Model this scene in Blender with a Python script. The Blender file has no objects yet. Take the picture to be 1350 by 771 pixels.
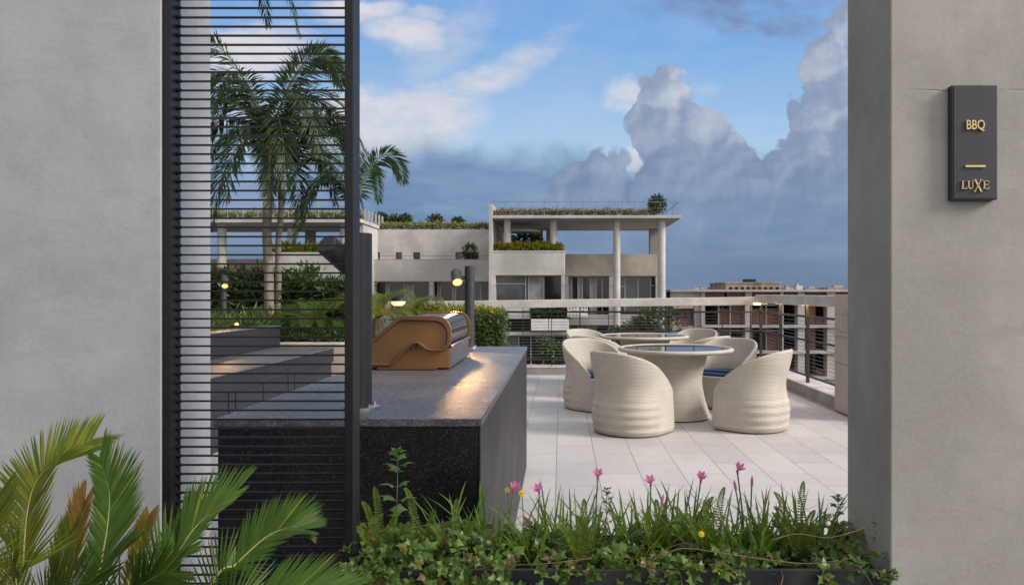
import bpy, bmesh, math, random
from mathutils import Vector, Matrix, noise as mnoise
R = math.radians
sc = bpy.context.scene
COL = sc.collection
random.seed(11)
CZ = 1.4                                   # eye height over the terrace floor

# ------------------------------------------------------------------ camera
cd = bpy.data.cameras.new('camera'); cam = bpy.data.objects.new('camera', cd); COL.objects.link(cam)
cam.location = (0, 0, CZ); cam.rotation_euler = (R(90), 0, 0)
cd.sensor_width = 36; cd.lens = 36 * 1000 / 1350.0; cd.shift_x = -65 / 1350.0; cd.shift_y = 0.0
cd.clip_start = 0.05; cd.clip_end = 9000
sc.camera = cam

# ------------------------------------------------------------------ exposure, sun, sky
sc.view_settings.view_transform = 'Standard'; sc.view_settings.look = 'None'
EXPO = 0.48
sc.view_settings.exposure = EXPO; sc.view_settings.gamma = 1
SUN_DIR = Vector((0.80, -0.24, 0.50)).normalized()       # towards the sun
sd = bpy.data.lights.new('sun', 'SUN'); sd.energy = 2.75; sd.angle = R(20); sd.color = (1.0, 0.915, 0.83)
sun = bpy.data.objects.new('sun', sd); COL.objects.link(sun)
sun.rotation_euler = SUN_DIR.to_track_quat('Z', 'Y').to_euler()

def lin(r, g, b, k=1.0):
    f = lambda c: (c / 255 / 12.92) if c / 255 <= 0.04045 else ((c / 255 + 0.055) / 1.055) ** 2.4
    return (f(r) * k, f(g) * k, f(b) * k, 1)

def build_world():
    w = bpy.data.worlds.new('World'); sc.world = w; w.use_nodes = True
    nt = w.node_tree; nt.nodes.clear(); N = nt.nodes; L = nt.links
    KE = 2 ** -EXPO
    def sk(r, g, b): return lin(r, g, b, KE)
    def put(s, v):
        if hasattr(v, 'is_output'): L.new(v, s)
        else: s.default_value = v
    def M(op, a, b=None, c=None, clamp=False):
        n = N.new('ShaderNodeMath'); n.operation = op; n.use_clamp = clamp
        put(n.inputs[0], a)
        if b is not None: put(n.inputs[1], b)
        if c is not None: put(n.inputs[2], c)
        return n.outputs[0]
    def step(x, lo, hi):
        n = N.new('ShaderNodeMapRange'); n.interpolation_type = 'SMOOTHSTEP'
        put(n.inputs[0], x); n.inputs[1].default_value = lo; n.inputs[2].default_value = hi
        return n.outputs[0]
    def mix(f, a, b):
        n = N.new('ShaderNodeMix'); n.data_type = 'RGBA'
        put(n.inputs[0], f); put(n.inputs[6], a); put(n.inputs[7], b)
        return n.outputs[2]
    tc = N.new('ShaderNodeTexCoord'); sep = N.new('ShaderNodeSeparateXYZ'); L.new(tc.outputs['Generated'], sep.inputs[0])
    X, Y, Z = sep.outputs
    yy = M('MAXIMUM', M('ABSOLUTE', Y), 0.12)
    U = M('MULTIPLY', M('DIVIDE', X, yy), 1000.0); V = M('MULTIPLY', M('DIVIDE', Z, yy), 1000.0)
    comb = N.new('ShaderNodeCombineXYZ'); L.new(U, comb.inputs[0]); L.new(V, comb.inputs[1]); L.new(M('MULTIPLY', Y, 40.0), comb.inputs[2])
    def noise(scale, detail=6, rough=0.55, off=0.0, stretch=(1, 1, 1), rot=0.0):
        mp = N.new('ShaderNodeMapping'); L.new(comb.outputs[0], mp.inputs[0])
        mp.inputs['Location'].default_value = (off, off * 1.7, 0); mp.inputs['Scale'].default_value = stretch
        mp.inputs['Rotation'].default_value = (0, 0, rot)
        n = N.new('ShaderNodeTexNoise'); L.new(mp.outputs[0], n.inputs['Vector'])
        n.inputs['Scale'].default_value = scale; n.inputs['Detail'].default_value = detail; n.inputs['Roughness'].default_value = rough
        return n.outputs['Fac'], n.outputs['Color']
    # clear sky
    sky = N.new('ShaderNodeTexSky'); sky.sky_type = 'NISHITA'; sky.sun_disc = False
    sky.sun_elevation = math.asin(SUN_DIR.z); sky.sun_rotation = math.atan2(SUN_DIR.x, SUN_DIR.y)
    sky.air_density = 1.0; sky.dust_density = 0.3; sky.ozone_density = 1.6; sky.altitude = 30
    bg_sky = N.new('ShaderNodeBackground'); L.new(sky.outputs[0], bg_sky.inputs[0]); bg_sky.inputs[1].default_value = 0.085
    # clouds are laid out on the direction of view from the ground, as they stand over the place
    n1, c1 = noise(0.011, 7, 0.56, 3.0)
    s1 = N.new('ShaderNodeSeparateColor'); L.new(c1, s1.inputs[0])
    n2, c2 = noise(0.04, 5, 0.6, 9.0)
    s2 = N.new('ShaderNodeSeparateColor'); L.new(c2, s2.inputs[0])
    du = M('ADD', M('MULTIPLY', M('SUBTRACT', s1.outputs[0], 0.5), 78.0), M('MULTIPLY', M('SUBTRACT', s2.outputs[0], 0.5), 26.0))
    dv = M('ADD', M('MULTIPLY', M('SUBTRACT', s1.outputs[1], 0.5), 78.0), M('MULTIPLY', M('SUBTRACT', s2.outputs[1], 0.5), 26.0))
    A = M('ADD', U, du); B = M('ADD', V, dv)
    puffs = [(885, 128, 42), (893, 104, 26), (850, 166, 32), (872, 180, 44), (925, 165, 40), (950, 188, 28), (905, 215, 60), (940, 240, 62), (985, 262, 58), (875, 262, 55),
             (788, 222, 36), (756, 224, 24), (740, 232, 20), (814, 216, 26), (745, 250, 30), (790, 258, 46),
             (1120, 40, 44), (1100, 90, 46), (1052, 140, 30), (1085, 150, 56), (1075, 205, 60), (1035, 235, 50), (1130, 140, 70), (1180, 60, 80), (1090, 270, 80), (1190, 200, 120), (900, 320, 80), (990, 325, 95), (1090, 350, 130), (800, 320, 66)]
    def field(oa, ob):
        f = None
        for (px, py, r) in puffs:
            a = M('MULTIPLY_ADD', A, 1.0 / r, -(px - 740 - oa) / r); b = M('MULTIPLY_ADD', B, 1.0 / r, -(385 - py - ob) / r)
            q = M('MULTIPLY', M('SUBTRACT', 1.0, M('MULTIPLY_ADD', a, a, M('MULTIPLY', b, b))), r / 50.0)
            f = q if f is None else M('SMOOTH_MAX', f, q, 0.12)
        return f
    def vor(scale, off):
        mp = N.new('ShaderNodeVectorMath'); mp.operation = 'ADD'; cw = N.new('ShaderNodeCombineXYZ'); L.new(M('ADD', U, M('MULTIPLY', du, 0.45)), cw.inputs[0]); L.new(M('ADD', V, M('MULTIPLY', dv, 0.45)), cw.inputs[1])
        L.new(cw.outputs[0], mp.inputs[0]); mp.inputs[1].default_value = off
        n = N.new('ShaderNodeTexVoronoi'); n.feature = 'F1'; L.new(mp.outputs[0], n.inputs['Vector']); n.inputs['Scale'].default_value = scale
        n.inputs['Detail'].default_value = 2.5; n.inputs['Roughness'].default_value = 0.5; n.inputs['Lacunarity'].default_value = 2.3
        return M('SUBTRACT', 0.62, n.outputs['Distance'])
    b0 = vor(0.026, (0, 0, 0)); b1 = vor(0.026, (-7, 7, 0))
    F0 = M('ADD', field(0, 0), M('MULTIPLY', b0, 0.42)); F1 = M('ADD', field(11, -11), M('MULTIPLY', b1, 0.42))
    cum = M('MULTIPLY', step(F0, -0.02, 0.15), step(V, 20.0, 165.0))
    shade = M('SUBTRACT', F0, F1)
    lit = step(shade, -0.45, 0.5)
    nb, _ = noise(0.02, 8, 0.6, 21.0)
    lit2 = M('ADD', M('MULTIPLY', lit, 0.85), M('MULTIPLY', M('SUBTRACT', nb, 0.45), 0.7), None, True)
    low = step(V, 120.0, 290.0)
    ccol = mix(low, mix(lit2, sk(118, 140, 172), sk(148, 167, 194)), mix(lit2, sk(143, 159, 188), sk(203, 208, 220)))
    # wispy high cloud
    w1, _ = noise(0.006, 9, 0.62, 40.0, (0.7, 2.6, 1), 0.55)
    w2, _ = noise(0.014, 8, 0.6, 60.0, (0.8, 1.7, 1), 0.35)
    def blob(px, py, rx, ry, rot=0.0):
        a = M('ADD', M('MULTIPLY_ADD', du, 0.8, U), -(px - 740)); b = M('ADD', M('MULTIPLY_ADD', dv, 0.6, V), -(385 - py))
        ca, sa = math.cos(rot), math.sin(rot)
        a2 = M('MULTIPLY', M('ADD', M('MULTIPLY', a, ca), M('MULTIPLY', b, sa)), 1.0 / rx)
        b2 = M('MULTIPLY', M('SUBTRACT', M('MULTIPLY', b, ca), M('MULTIPLY', a, sa)), 1.0 / ry)
        return M('SUBTRACT', 1.0, M('MULTIPLY_ADD', a2, a2, M('MULTIPLY', b2, b2)), clamp=True)
    white = None
    for args, k in (((505, 165, 190, 62, 0.12), 1.0), ((545, 48, 85, 38, -0.25), 0.75), ((640, 105, 170, 36, 0.5), 0.6), ((830, 122, 50, 36, 0), 0.8), ((590, 60, 130, 50, 0.7), 0.45),
                    ((935, 118, 45, 20, 0.3), 0.45), ((335, 70, 130, 50, 0.1), 0.95), ((350, 150, 120, 30, 0), 0.6), ((470, 15, 90, 22, 0), 0.8), ((560, 20, 50, 20, 0), 0.5), ((320, 300, 140, 30, 0), 0.5), ((850, 215, 40, 30, 0), 0.8)):
        q = M('MULTIPLY', blob(*args), k); white = q if white is None else M('MAXIMUM', white, q)
    wn = step(M('ADD', M('MULTIPLY', w1, 0.5), M('MULTIPLY', w2, 0.5)), 0.33, 0.60)
    back = step(M('MULTIPLY', Y, -1.0), -0.1, 0.3)
    wmix = M('ADD', M('MULTIPLY', w1, 0.55), M('MULTIPLY', w2, 0.45))
    whitef = M('MAXIMUM', M('MULTIPLY', step(white, 0.0, 0.75), step(M('MULTIPLY_ADD', white, 0.16, wmix), 0.38, 0.72)), M('MULTIPLY', wn, 0.12))
    wcol = mix(n2, sk(200, 205, 219), sk(236, 230, 229))
    # dark bank lying on the horizon, reaching up with a soft ragged edge
    edge = M('ADD', V, M('MULTIPLY', M('SUBTRACT', n1, 0.5), 90.0))
    bump_l = M('MULTIPLY', blob(560, 210, 260, 120), 22.0)
    bank = M('SUBTRACT', 1.0, step(M('SUBTRACT', edge, bump_l), 135.0, 192.0))
    bstr, _ = noise(0.006, 7, 0.6, 77.0, (0.6, 2.6, 1))
    bcol_hi = mix(step(bstr, 0.3, 0.7), sk(98, 125, 164), sk(136, 160, 194))
    bcol_lo = mix(step(bstr, 0.3, 0.7), sk(98, 121, 152), sk(124, 146, 174))
    bcol = mix(step(V, 20.0, 130.0), bcol_lo, bcol_hi)
    # grey wisps high on the right
    gw = M('MULTIPLY', M('MAXIMUM', blob(990, 20, 130, 40, -0.35), blob(960, 0, 150, 30)), step(w2, 0.38, 0.66))
    # blue gradient of the open sky in the front half, on top of the physical sky
    blue = mix(step(V, 120.0, 400.0), sk(172, 207, 236), sk(112, 165, 224))
    bgb = N.new('ShaderNodeBackground'); bgb.inputs[1].default_value = 1.0
    front = step(Y, -0.2, 0.15)
    c = mix(whitef, blue, wcol)
    c = mix(M('MULTIPLY', gw, 0.75), c, sk(112, 128, 165))
    c = mix(M('MULTIPLY', bank, 0.93), c, bcol)
    c = mix(cum, c, ccol)
    lowhaze = M('SUBTRACT', 1.0, step(V, -5.0, 60.0))
    c = mix(M('MULTIPLY', lowhaze, 0.6), c, sk(108, 130, 160))
    L.new(c, bgb.inputs[0])
    # behind and above: unseen bright cloud, put in to light the walls
    bgc = N.new('ShaderNodeBackground'); L.new(mix(wn, sk(215, 222, 236), sk(255, 240, 224)), bgc.inputs[0]); bgc.inputs[1].default_value = 1.5
    mb = N.new('ShaderNodeMixShader'); mb.inputs[0].default_value = 0.7; L.new(bg_sky.outputs[0], mb.inputs[1]); L.new(bgc.outputs[0], mb.inputs[2])
    up = M('MULTIPLY', front, M('SUBTRACT', 1.0, step(Z, 0.5, 0.8)))
    bgd = N.new('ShaderNodeBackground'); L.new(mix(wn, sk(78, 80, 86), sk(108, 105, 102)), bgd.inputs[0])  # unseen left sky darkened on purpose to keep the right jamb dim
    side = N.new('ShaderNodeMixShader'); L.new(M('MULTIPLY', step(M('MULTIPLY', X, -1.0), 0.5, 0.8), 0.95), side.inputs[0]); L.new(mb.outputs[0], side.inputs[1]); L.new(bgd.outputs[0], side.inputs[2]); mb = side
    up = M('MULTIPLY', up, M('SUBTRACT', 1.0, step(M('MULTIPLY', X, -1.0), 0.6, 0.85)))
    ms = N.new('ShaderNodeMixShader'); L.new(up, ms.inputs[0]); L.new(mb.outputs[0], ms.inputs[1]); L.new(bgb.outputs[0], ms.inputs[2])
    out = N.new('ShaderNodeOutputWorld'); L.new(ms.outputs[0], out.inputs[0])
build_world()

# ------------------------------------------------------------------ helpers
def P(px, py, D):
    return Vector(((px - 740) * D / 1000, D, CZ + (385 - py) * D / 1000))

class MB:
    def __init__(s): s.v = []; s.f = []; s.uv = None
    def add(s, vs, fs):
        o = len(s.v); s.v.extend([tuple(p) for p in vs]); s.f.extend([tuple(i + o for i in f) for f in fs]); return s
    def box(s, x0, x1, y0, y1, z0, z1):
        return s.add([(x0, y0, z0), (x1, y0, z0), (x1, y1, z0), (x0, y1, z0), (x0, y0, z1), (x1, y0, z1), (x1, y1, z1), (x0, y1, z1)],
                     [(0, 3, 2, 1), (4, 5, 6, 7), (0, 1, 5, 4), (1, 2, 6, 5), (2, 3, 7, 6), (3, 0, 4, 7)])
    def pbox(s, px0, px1, py0, py1, D, dep):          # a block whose front face spans these sight lines at distance D
        a = P(px0, py1, D); b = P(px1, py0, D)
        return s.box(a.x, b.x, D, D + dep, a.z, b.z)
    def tube(s, pts, rad, n=8, cap=True):
        pts = [Vector(p) for p in pts]
        if not hasattr(rad, '__len__'): rad = [rad] * len(pts)
        o = len(s.v); up = None
        for i, p in enumerate(pts):
            t = (pts[min(i + 1, len(pts) - 1)] - pts[max(i - 1, 0)]).normalized()
            if up is None: up = Vector((0, 0, 1)) if abs(t.z) < 0.9 else Vector((1, 0, 0))
            a = t.cross(up).normalized(); b = a.cross(t).normalized(); up = b
            for k in range(n):
                an = 2 * math.pi * k / n
                s.v.append(tuple(p + (a * math.cos(an) + b * math.sin(an)) * rad[i]))
        for i in range(len(pts) - 1):
            for k in range(n):
                k2 = (k + 1) % n
                s.f.append((o + i * n + k, o + i * n + k2, o + (i + 1) * n + k2, o + (i + 1) * n + k))
        if cap:
            s.f.append(tuple(o + k for k in range(n - 1, -1, -1))); e = o + (len(pts) - 1) * n
            s.f.append(tuple(e + k for k in range(n)))
        return s
    def lathe(s, prof, c=(0, 0, 0), n=48):
        o = len(s.v); m = len(prof)
        for (r, z) in prof:
            for k in range(n):
                a = 2 * math.pi * k / n; s.v.append((c[0] + r * math.cos(a), c[1] + r * math.sin(a), c[2] + z))
        for i in range(m - 1):
            for k in range(n):
                k2 = (k + 1) % n; s.f.append((o + i * n + k, o + i * n + k2, o + (i + 1) * n + k2, o + (i + 1) * n + k))
        return s
    def prism_xz(s, poly, y0, y1):                     # outline in X-Z, counter-clockwise seen from -Y
        n = len(poly)
        vs = [(x, y0, z) for x, z in poly] + [(x, y1, z) for x, z in poly]
        fs = [tuple(range(n)), tuple(range(2 * n - 1, n - 1, -1))] + [(i, i + n, (i + 1) % n + n, (i + 1) % n) for i in range(n)]
        return s.add(vs, fs)
    def build(s, name, mat, parent=None, smooth=False, bevel=0.0, seg=2, loc=None):
        me = bpy.data.meshes.new(name); me.from_pydata(s.v, [], s.f); me.update()
        if s.uv:
            ul = me.uv_layers.new(name='UVMap')
            for lp in me.loops: ul.data[lp.index].uv = s.uv[lp.vertex_index]
        o = bpy.data.objects.new(name, me); COL.objects.link(o)
        if mat: me.materials.append(mat)
        if smooth:
            me.polygons.foreach_set('use_smooth', [True] * len(me.polygons))
            if smooth == 'auto': me.set_sharp_from_angle(angle=R(35))
        if bevel:
            b = o.modifiers.new('bevel', 'BEVEL'); b.width = bevel; b.segments = seg; b.limit_method = 'ANGLE'; b.angle_limit = R(40)
        if parent: o.parent = parent
        if loc is not None: o.location = loc
        return o

def tag(o, label=None, cat=None, group=None, kind=None):
    if label: o['label'] = label
    if cat: o['category'] = cat
    if group: o['group'] = group
    if kind: o['kind'] = kind
    return o
def thing(name, label, cat, loc=(0, 0, 0), rz=0.0, group=None):
    o = bpy.data.objects.new(name, None); COL.objects.link(o); o.location = loc; o.rotation_euler = (0, 0, rz)
    o.empty_display_size = 0.1
    return tag(o, label, cat, group)
def dup(root, loc, rz, label, group=None):
    r = root.copy(); COL.objects.link(r); r.location = loc; r.rotation_euler = (0, 0, rz); r['label'] = label
    if group: r['group'] = group
    for ch in list(root.children):
        c = ch.copy(); COL.objects.link(c); c.parent = r
        for g in list(ch.children):
            d = g.copy(); COL.objects.link(d); d.parent = c
    return r
def struct(mb, name, mat, **k): return tag(mb.build(name, mat, **k), kind='structure')

# ------------------------------------------------------------------ materials
class Mat:
    def __init__(s, name):
        s.m = bpy.data.materials.new(name); s.m.use_nodes = True; s.nt = s.m.node_tree; s.N = s.nt.nodes; s.L = s.nt.links
        s.b = s.N['Principled BSDF']; s.out = s.N['Material Output']; s.tc = s.N.new('ShaderNodeTexCoord')
    def put(s, sock, v):
        if hasattr(v, 'is_output'): s.L.new(v, sock)
        else: sock.default_value = v
    def math(s, op, a, b=None, clamp=False):
        n = s.N.new('ShaderNodeMath'); n.operation = op; n.use_clamp = clamp; s.put(n.inputs[0], a)
        if b is not None: s.put(n.inputs[1], b)
        return n.outputs[0]
    def noise(s, scale, detail=5, rough=0.55, coord='Object', stretch=None):
        n = s.N.new('ShaderNodeTexNoise'); n.inputs['Scale'].default_value = scale; n.inputs['Detail'].default_value = detail; n.inputs['Roughness'].default_value = rough
        src = s.tc.outputs[coord]
        if stretch:
            mp = s.N.new('ShaderNodeMapping'); mp.inputs['Scale'].default_value = stretch; s.L.new(src, mp.inputs[0]); src = mp.outputs[0]
        s.L.new(src, n.inputs['Vector']); return n.outputs['Fac']
    def step(s, x, lo, hi, a=0.0, b=1.0):
        n = s.N.new('ShaderNodeMapRange'); n.interpolation_type = 'SMOOTHSTEP'; s.put(n.inputs[0], x)
        for i, v in ((1, lo), (2, hi), (3, a), (4, b)): n.inputs[i].default_value = v
        return n.outputs[0]
    def mix(s, f, a, b, mode='MIX'):
        n = s.N.new('ShaderNodeMix'); n.data_type = 'RGBA'; n.blend_type = mode; s.put(n.inputs[0], f)
        for i, v in ((6, a), (7, b)):
            s.put(n.inputs[i], (*v, 1) if isinstance(v, tuple) and len(v) == 3 else v)
        return n.outputs[2]
    def bump(s, h, strength=0.3, dist=0.01):
        n = s.N.new('ShaderNodeBump'); n.inputs['Strength'].default_value = strength; n.inputs['Distance'].default_value = dist
        s.L.new(h, n.inputs['Height']); s.L.new(n.outputs[0], s.b.inputs['Normal']); return n
    def base(s, c): s.put(s.b.inputs['Base Color'], (*c, 1) if isinstance(c, tuple) and len(c) == 3 else c); return s
    def rough(s, v): s.put(s.b.inputs['Roughness'], v); return s
    def metal(s, v): s.b.inputs['Metallic'].default_value = v; return s

def concrete(name, col, dark=0.78, seam=None, streak=0.5, scale=1.0, pits=True, board=0.0):
    a = Mat(name); c1 = tuple(v * dark for v in col); c2 = tuple(min(1, v * 1.1) for v in col)
    big = a.noise(1.3 * scale, 6, 0.6); mid = a.noise(7 * scale, 7, 0.65); vert = a.noise(5 * scale, 5, 0.6, stretch=(1.6, 1.6, 0.12))
    fine = a.noise(90 * scale, 3, 0.6)
    c = a.mix(a.step(big, 0.36, 0.64), c1, c2)
    c = a.mix(a.math('MULTIPLY', a.step(vert, 0.42, 0.75), streak * 0.5), c, tuple(v * 0.72 for v in col))
    c = a.mix(a.math('MULTIPLY', a.step(mid, 0.45, 0.66), 0.38), c, tuple(v * v / max(col) * 0.8 for v in col))
    c = a.mix(a.math('MULTIPLY', a.step(fine, 0.35, 0.7), 0.18), c, tuple(v * 1.25 for v in col))
    h = a.math('ADD', a.math('MULTIPLY', mid, 0.5), a.math('MULTIPLY', fine, 0.12))
    if pits:
        v = a.N.new('ShaderNodeTexVoronoi'); v.inputs['Scale'].default_value = 13 * scale; a.L.new(a.tc.outputs['Object'], v.inputs['Vector'])
        sz = a.N.new('ShaderNodeSeparateColor'); a.L.new(v.outputs['Color'], sz.inputs[0])
        pm = a.math('LESS_THAN', v.outputs['Distance'], a.math('MULTIPLY', a.math('MAXIMUM', a.math('SUBTRACT', sz.outputs[0], 0.62), 0.0), 0.13))
        c = a.mix(a.math('MULTIPLY', pm, 0.75), c, tuple(v * 0.25 for v in col))
        h = a.math('SUBTRACT', h, a.math('MULTIPLY', pm, 0.6))
    sp = a.N.new('ShaderNodeSeparateXYZ'); a.L.new(a.tc.outputs['Object'], sp.inputs[0])
    if seam is not None:
        wob = a.math('MULTIPLY', a.math('SUBTRACT', a.noise(6, 4), 0.5), 0.02)
        d = a.math('ABSOLUTE', a.math('SUBTRACT', a.math('ADD', sp.outputs[2], wob), seam))
        near = a.math('SUBTRACT', 1.0, a.step(d, 0.0, 0.004)); patch = a.step(a.noise(4.5, 4), 0.42, 0.6)
        line = a.math('MULTIPLY', near, patch)
        c = a.mix(a.math('MULTIPLY', line, 0.55), c, tuple(v * 0.35 for v in col))
        band = a.math('MULTIPLY', a.math('SUBTRACT', 1.0, a.step(d, 0.0, 0.14)), a.step(mid, 0.4, 0.6))
        c = a.mix(a.math('MULTIPLY', band, 0.3), c, tuple(v * 0.7 for v in col))
        h = a.math('SUBTRACT', h, a.math('MULTIPLY', line, 0.7))
    if board:
        fr = a.math('FRACT', a.math('DIVIDE', sp.outputs[2], board)); l = a.math('LESS_THAN', fr, 0.045)
        c = a.mix(a.math('MULTIPLY', l, 0.55), c, tuple(v * 0.45 for v in col))
        fx = a.math('FRACT', a.math('DIVIDE', sp.outputs[0], board * 3.1)); l2 = a.math('LESS_THAN', fx, 0.008)
        c = a.mix(a.math('MULTIPLY', l2, 0.3), c, tuple(v * 0.45 for v in col))
    if pits:
        tr_ = a.noise(9 * scale, 9, 0.75, stretch=(0.5, 0.5, 1.5)); c = a.mix(a.math('MULTIPLY', a.step(tr_, 0.53, 0.62), 0.22), c, tuple(v * 0.72 for v in col))
        sc2 = a.noise(34 * scale, 6, 0.8, stretch=(1, 1, 0.5)); c = a.mix(a.math('MULTIPLY', a.step(sc2, 0.60, 0.70), 0.25), c, tuple(v * 0.6 for v in col)); h = a.math('ADD', h, a.math('MULTIPLY', tr_, 0.5))
        sm_ = a.noise(2.6 * scale, 8, 0.7, stretch=(1, 1, 0.45)); c = a.mix(a.math('MULTIPLY', a.step(sm_, 0.56, 0.70), 0.30), c, tuple(min(1, v * 1.35) for v in col))
    a.base(c); a.rough(0.82); a.b.inputs['Specular IOR Level'].default_value = 0.3; a.bump(h, 0.35, 0.006)
    return a.m

def plain(name, col, rough=0.5, metal=0.0, var=0.12, scale=14, bump=0.0, spec=0.5, coat=0.0):
    a = Mat(name); n = a.noise(scale, 5, 0.6)
    a.base(a.mix(a.step(n, 0.3, 0.7), tuple(v * (1 - var) for v in col), tuple(min(1, v * (1 + var)) for v in col)))
    a.rough(a.step(n, 0.2, 0.8, max(0.02, rough - 0.06), min(1, rough + 0.08))); a.metal(metal); a.b.inputs['Specular IOR Level'].default_value = spec
    if coat: a.b.inputs['Coat Weight'].default_value = coat; a.b.inputs['Coat Roughness'].default_value = 0.15
    if bump: a.bump(a.noise(scale * 8, 3), bump, 0.004)
    return a.m

def granite(name, col, fleck, rough, bump, scale=1.0):
    a = Mat(name); f = a.noise(260 * scale, 2, 0.7); m = a.noise(70 * scale, 3, 0.6); big = a.noise(2.2, 4)
    c = a.mix(a.step(m, 0.35, 0.65), tuple(v * 0.7 for v in col), tuple(v * 1.25 for v in col))
    c = a.mix(a.math('MULTIPLY', a.step(f, 0.56, 0.68), 0.75), c, fleck)
    c = a.mix(a.math('MULTIPLY', a.step(big, 0.4, 0.7), 0.35), c, tuple(v * 1.7 for v in col))
    a.base(c); a.rough(a.step(big, 0.3, 0.7, rough - 0.05, rough + 0.06)); a.bump(a.math('ADD', a.math('MULTIPLY', m, 0.6), a.math('MULTIPLY', f, 1.3)), bump, 0.003)
    return a.m

def leafmat(name, c1, c2, c3=None, trans=0.35, rough=0.42, p3=0.1, spec=0.35):
    a = Mat(name); g = a.N.new('ShaderNodeNewGeometry'); ri = g.outputs['Random Per Island']
    c = a.mix(ri, c1, c2)
    if c3: c = a.mix(a.math('GREATER_THAN', ri, 1 - p3), c, c3)
    n = a.noise(25, 4); c = a.mix(a.math('MULTIPLY', a.step(n, 0.35, 0.7), 0.35), c, tuple(v * 0.55 for v in c1))
    a.base(c); a.rough(rough); a.b.inputs['Specular IOR Level'].default_value = spec
    tr = a.N.new('ShaderNodeBsdfTranslucent'); a.put(tr.inputs[0], a.mix(0.5, c, tuple(min(1, v * 1.8) for v in c2)))
    mx = a.N.new('ShaderNodeMixShader'); mx.inputs[0].default_value = trans
    a.L.new(a.b.outputs[0], mx.inputs[1]); a.L.new(tr.outputs[0], mx.inputs[2]); a.L.new(mx.outputs[0], a.out.inputs[0])
    return a.m

def wicker(name, col):
    a = Mat(name); uv = a.tc.outputs['UV']
    sp = a.N.new('ShaderNodeSeparateXYZ'); a.L.new(uv, sp.inputs[0])
    pitch_u, pitch_v = 0.030, 0.0135
    row = a.math('FLOOR', a.math('DIVIDE', sp.outputs[1], pitch_v))
    odd = a.math('MULTIPLY', a.math('MODULO', row, 2.0), 0.5)
    fu = a.math('FRACT', a.math('ADD', a.math('DIVIDE', sp.outputs[0], pitch_u), odd)); fv = a.math('FRACT', a.math('DIVIDE', sp.outputs[1], pitch_v))
    hu = a.math('SINE', a.math('MULTIPLY', fu, math.pi)); hv = a.math('SINE', a.math('MULTIPLY', fv, math.pi))
    h = a.math('MULTIPLY', a.math('POWER', hu, 0.55), a.math('POWER', hv, 0.6))
    big = a.noise(5, 4); pn = a.noise(60, 3)
    c = a.mix(a.step(big, 0.3, 0.7), tuple(v * 0.9 for v in col), tuple(v * 1.06 for v in col))
    c = a.mix(a.math('MULTIPLY', a.step(pn, 0.35, 0.7), 0.2), c, tuple(v * 0.75 for v in col))
    st_ = a.N.new('ShaderNodeTexWhiteNoise'); st_.noise_dimensions = '1D'; a.L.new(row, st_.inputs['W']); c = a.mix(a.math('MULTIPLY', st_.outputs['Value'], 0.22), c, tuple(v * 0.62 for v in col))
    c = a.mix(a.step(h, 0.12, 0.5, 0.85, 0.0), c, tuple(v * 0.35 for v in col))
    a.base(c); a.rough(0.6); a.b.inputs['Specular IOR Level'].default_value = 0.35; a.bump(h, 0.9, 0.0035)
    return a.m

def tiles(name):
    a = Mat(name); mp = a.N.new('ShaderNodeMapping'); mp.inputs['Rotation'].default_value = (0, 0, R(90)); mp.inputs['Location'].default_value = (0.03, 0.04, 0)
    a.L.new(a.tc.outputs['Object'], mp.inputs[0])
    br = a.N.new('ShaderNodeTexBrick'); a.L.new(mp.outputs[0], br.inputs['Vector'])
    br.offset = 0.5; br.inputs['Scale'].default_value = 1.0; br.inputs['Brick Width'].default_value = 0.73; br.inputs['Row Height'].default_value = 0.325
    br.inputs['Mortar Size'].default_value = 0.0030; br.inputs['Mortar Smooth'].default_value = 0.2; br.inputs['Bias'].default_value = 0.0
    br.inputs['Color1'].default_value = (0.455, 0.438, 0.43, 1); br.inputs['Color2'].default_value = (0.565, 0.535, 0.51, 1); br.inputs['Mortar'].default_value = (0.13, 0.12, 0.115, 1)
    big = a.noise(0.8, 5); mid = a.noise(5, 6, 0.65); fib = a.noise(6, 5, 0.6, stretch=(14, 1.2, 1)); fine = a.noise(160, 2)
    c = a.mix(a.math('MULTIPLY', a.step(mid, 0.4, 0.72), 0.22), br.outputs['Color'], (0.36, 0.345, 0.335))
    c = a.mix(a.math('MULTIPLY', a.step(big, 0.45, 0.66), 0.34), c, (0.37, 0.36, 0.355))
    wt = a.noise(2.2, 9, 0.72); c = a.mix(a.math('MULTIPLY', a.step(wt, 0.54, 0.60), 0.16), c, (0.33, 0.32, 0.31))
    c = a.mix(a.math('MULTIPLY', a.step(fib, 0.45, 0.7), 0.14), c, (0.62, 0.6, 0.58))
    st = a.noise(38, 2); c = a.mix(a.math('MULTIPLY', a.step(st, 0.70, 0.74), 0.5), c, (0.16, 0.15, 0.14))
    a.base(c); a.rough(a.step(mid, 0.3, 0.7, 0.42, 0.6))
    a.bump(a.math('SUBTRACT', a.math('MULTIPLY', fine, 0.05), br.outputs['Fac']), 0.35, 0.003)
    return a.m

def emit(name, col, strength):
    a = Mat(name); a.base((0.8, 0.7, 0.5)); a.b.inputs['Emission Color'].default_value = (*col, 1); a.b.inputs['Emission Strength'].default_value = strength
    return a.m

def glassy(name, col, rough=0.04, var=0.5):
    a = Mat(name); n = a.noise(0.6, 3); a.base(a.mix(a.step(n, 0.3, 0.7), tuple(v * (1 - var) for v in col), tuple(v * (1 + var) for v in col)))
    a.rough(rough); a.b.inputs['IOR'].default_value = 1.5; a.bump(a.noise(0.9, 2), 0.05, 0.02); return a.m

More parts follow.
